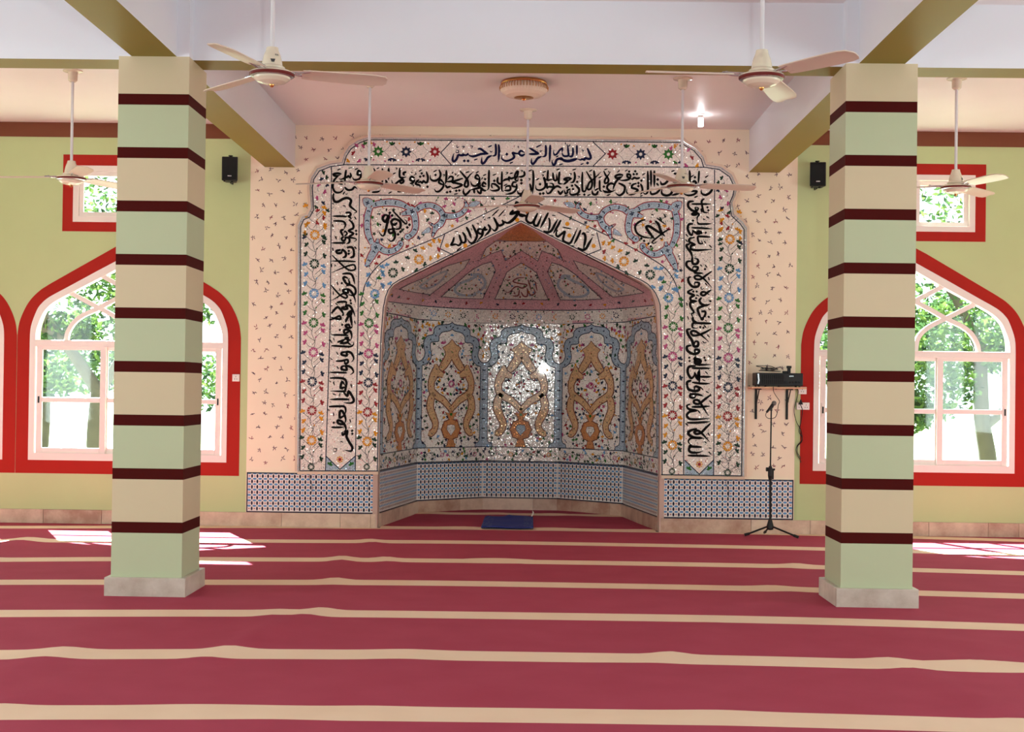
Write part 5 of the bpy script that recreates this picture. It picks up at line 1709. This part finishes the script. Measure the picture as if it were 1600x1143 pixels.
mb = MB(); q = catmull([(MX - .055, 1.285), (MX - .062, 1.25), (MX - .03, 1.222), (MX + .035, 1.23), (MX + .062, 1.28), (MX + .075, 1.36), (MX + .088, 1.40), (MX + .05, 1.46), (MX + .032, 1.50), (MX + .03, 1.55)], 6)
nq = len(q); mb.tube([(v.x, MY - .03 + (YW - .30 - MY + .03)*min(1, i/nq*1.02), v.y) for i, v in enumerate(q)], .0035, 6); mb.build('cable', M['black'], mc, smooth=True)

# ---------------------------------------------------------------- garden outside
def noise_paint(name, c1, c2, scale, rough=.9):
    t = NT(name); nz = t.n('ShaderNodeTexNoise'); nz.inputs['Scale'].default_value = scale; nz.inputs['Detail'].default_value = 8; t.l(t.coord(), nz.inputs['Vector'])
    t.l(t.mix(nz.outputs[0], lin(c1), lin(c2)), t.b.inputs['Base Color']); t.setb(Roughness=rough); return t.m
mb = MB(); mb.add([(-60, 14.46, -.35), (60, 14.46, -.35), (60, 90, -.35), (-60, 90, -.35)], [(0, 1, 2, 3)])
struct(mb, 'ground', noise_paint('sunlit_earth', '#8E9A6C', '#B0AE8E', .6), 'pale sunlit ground outside the windows', 'ground')
leafm = []
for nm, c in (('leaf_light', '#5A7038'), ('leaf_mid', '#415835'), ('leaf_dark', '#2A3C2A')):
    t = NT(nm); t.t.nodes.remove(t.b); a = t.n('ShaderNodeBsdfDiffuse'); b = t.n('ShaderNodeBsdfTranslucent'); a.inputs[0].default_value = lin(c); b.inputs[0].default_value = lin(c)
    m_ = t.n('ShaderNodeMixShader'); m_.inputs[0].default_value = .45; t.l(a.outputs[0], m_.inputs[1]); t.l(b.outputs[0], m_.inputs[2]); t.l(m_.outputs[0], t.t.nodes['Material Output'].inputs[0]); leafm.append(t.m)
bark = noise_paint('bark', '#2E2721', '#544A40', 6)
def tree(loc, limbs, blobs, nleaf, leaf, label, seed):
    rd = random.Random(seed); t = thing('garden_tree', label, 'tree', loc, 'trees outside the windows')
    L = Vector(loc); mb = MB()
    for pts, r0, r1 in limbs:
        q = catmull(pts, 4); n = len(q); mb.tube([L + Vector(v) for v in q], [r0 + (r1 - r0)*i/(n-1) for i in range(n)], 10)
    mb.build('trunk', bark, t, smooth=True)
    mb = MB()
    for k in range(nleaf):
        b = blobs[k % len(blobs)]
        while True:
            v = Vector((rd.uniform(-1, 1), rd.uniform(-1, 1), rd.uniform(-1, 1)))
            if v.length < 1: break
        c = L + Vector(b[:3]) + Vector((v.x*b[3], v.y*b[3], v.z*b[4]))
        a = Vector((rd.gauss(0, 1), rd.gauss(0, 1), rd.gauss(0, .7))).normalized(); d = a.cross(Vector((rd.gauss(0, 1), rd.gauss(0, 1), rd.gauss(0, 1)))).normalized()
        s = leaf*rd.uniform(.6, 1.3)
        mb.add([c - a*s, c + d*s*.45, c + a*s, c - d*s*.45], [(0, 1, 2, 3)], 0 if rd.random() < .4 else (1 if rd.random() < .6 else 2))
    mb.build('foliage', leafm, t, recalc=False)
tree((-6.3, 19.5, -.35), [([(.0, 0, 0), (-.05, 0, 1.0), (.0, 0, 1.75)], .13, .11), ([(0, 0, 1.7), (-.45, .1, 2.3), (-.95, .1, 3.0), (-1.1, .1, 4.2)], .10, .05), ([(0, 0, 1.7), (.45, .1, 2.5), (.9, .2, 3.4), (1.1, .2, 4.6)], .08, .04), ([(-.6, .1, 2.55), (-1.2, 0, 2.75), (-1.8, 0, 3.1)], .07, .03)],
     [(-.9, 0, 3.6, .9, .6), (.6, .2, 3.9, 1.0, .8), (-1.7, .3, 3.0, .8, .5), (1.3, .2, 3.2, .8, .5), (0, 0, 5.0, 1.6, .9), (-.6, .4, 2.6, .5, .3), (-1.2, .8, 1.9, .6, .4), (1.2, .8, 1.9, .9, .5)], 8500, .062, 'forked garden tree seen through the left pointed window', 3)
tree((-9.2, 25, -.35), [([(0, 0, 0), (.1, 0, 1.6), (-.1, 0, 3.6)], .14, .07)], [(0, 0, 4.2, 1.8, 1.2), (1.5, .3, 3.6, 1.1, .9), (-1.2, 0, 3.2, 1.1, .8), (.8, 0, 2.2, 1.3, .6)], 5500, .08, 'leafy tree farther back, left of the forked one', 4)
tree((-4.4, 28, -.35), [([(0, 0, 0), (.1, 0, 1.8), (.2, 0, 4.0)], .12, .06)], [(0, 0, 4.6, 1.7, 1.3), (.9, .3, 3.4, 1.1, .8), (-1.2, .2, 3.8, 1.0, .8), (-.4, 0, 2.2, 1.4, .6)], 5500, .08, 'slim tree farther back, right of the forked one', 5)
tree((6.95, 20.5, -.35), [([(0, 0, 0), (.02, 0, .8), (-.08, 0, 1.5), (-.12, 0, 2.6)], .15, .10), ([(-.05, 0, 1.35), (.6, .1, 1.9), (1.0, .1, 2.6)], .08, .05), ([(-.1, 0, 2.5), (-.5, 0, 3.3), (-1.0, .1, 4.0)], .08, .04)],
     [(-.9, 0, 2.0, .8, .6), (.7, -.2, 2.5, .9, .5), (-.2, .3, 3.0, 1.2, .8), (-1.6, .2, 2.9, 1.0, .9), (1.6, .2, 2.2, .9, .6), (.2, 0, 4.4, 1.8, 1.0), (-1.3, 0, 1.55, .5, .35)], 10500, .062, 'thick-trunked garden tree seen through the right pointed window', 6)
tree((4.6, 27.5, -.35), [([(0, 0, 0), (-.1, 0, 1.6), (.1, 0, 3.4)], .12, .06)], [(0, 0, 3.6, 1.7, 1.2), (1.3, .3, 2.8, 1.1, .9), (-1.2, 0, 2.9, 1.1, .9), (.3, 0, 2.0, 1.0, .5)], 7000, .08, 'dense tree farther back, left of the thick-trunked one', 7)
tree((9.6, 26, -.35), [([(0, 0, 0), (.1, 0, 1.6), (-.1, 0, 3.4)], .12, .06)], [(0, 0, 3.8, 1.7, 1.3), (-1.3, .3, 2.9, 1.1, .9), (1.2, 0, 2.9, 1.1, .9)], 5000, .08, 'dense tree farther back, right of the thick-trunked one', 8)
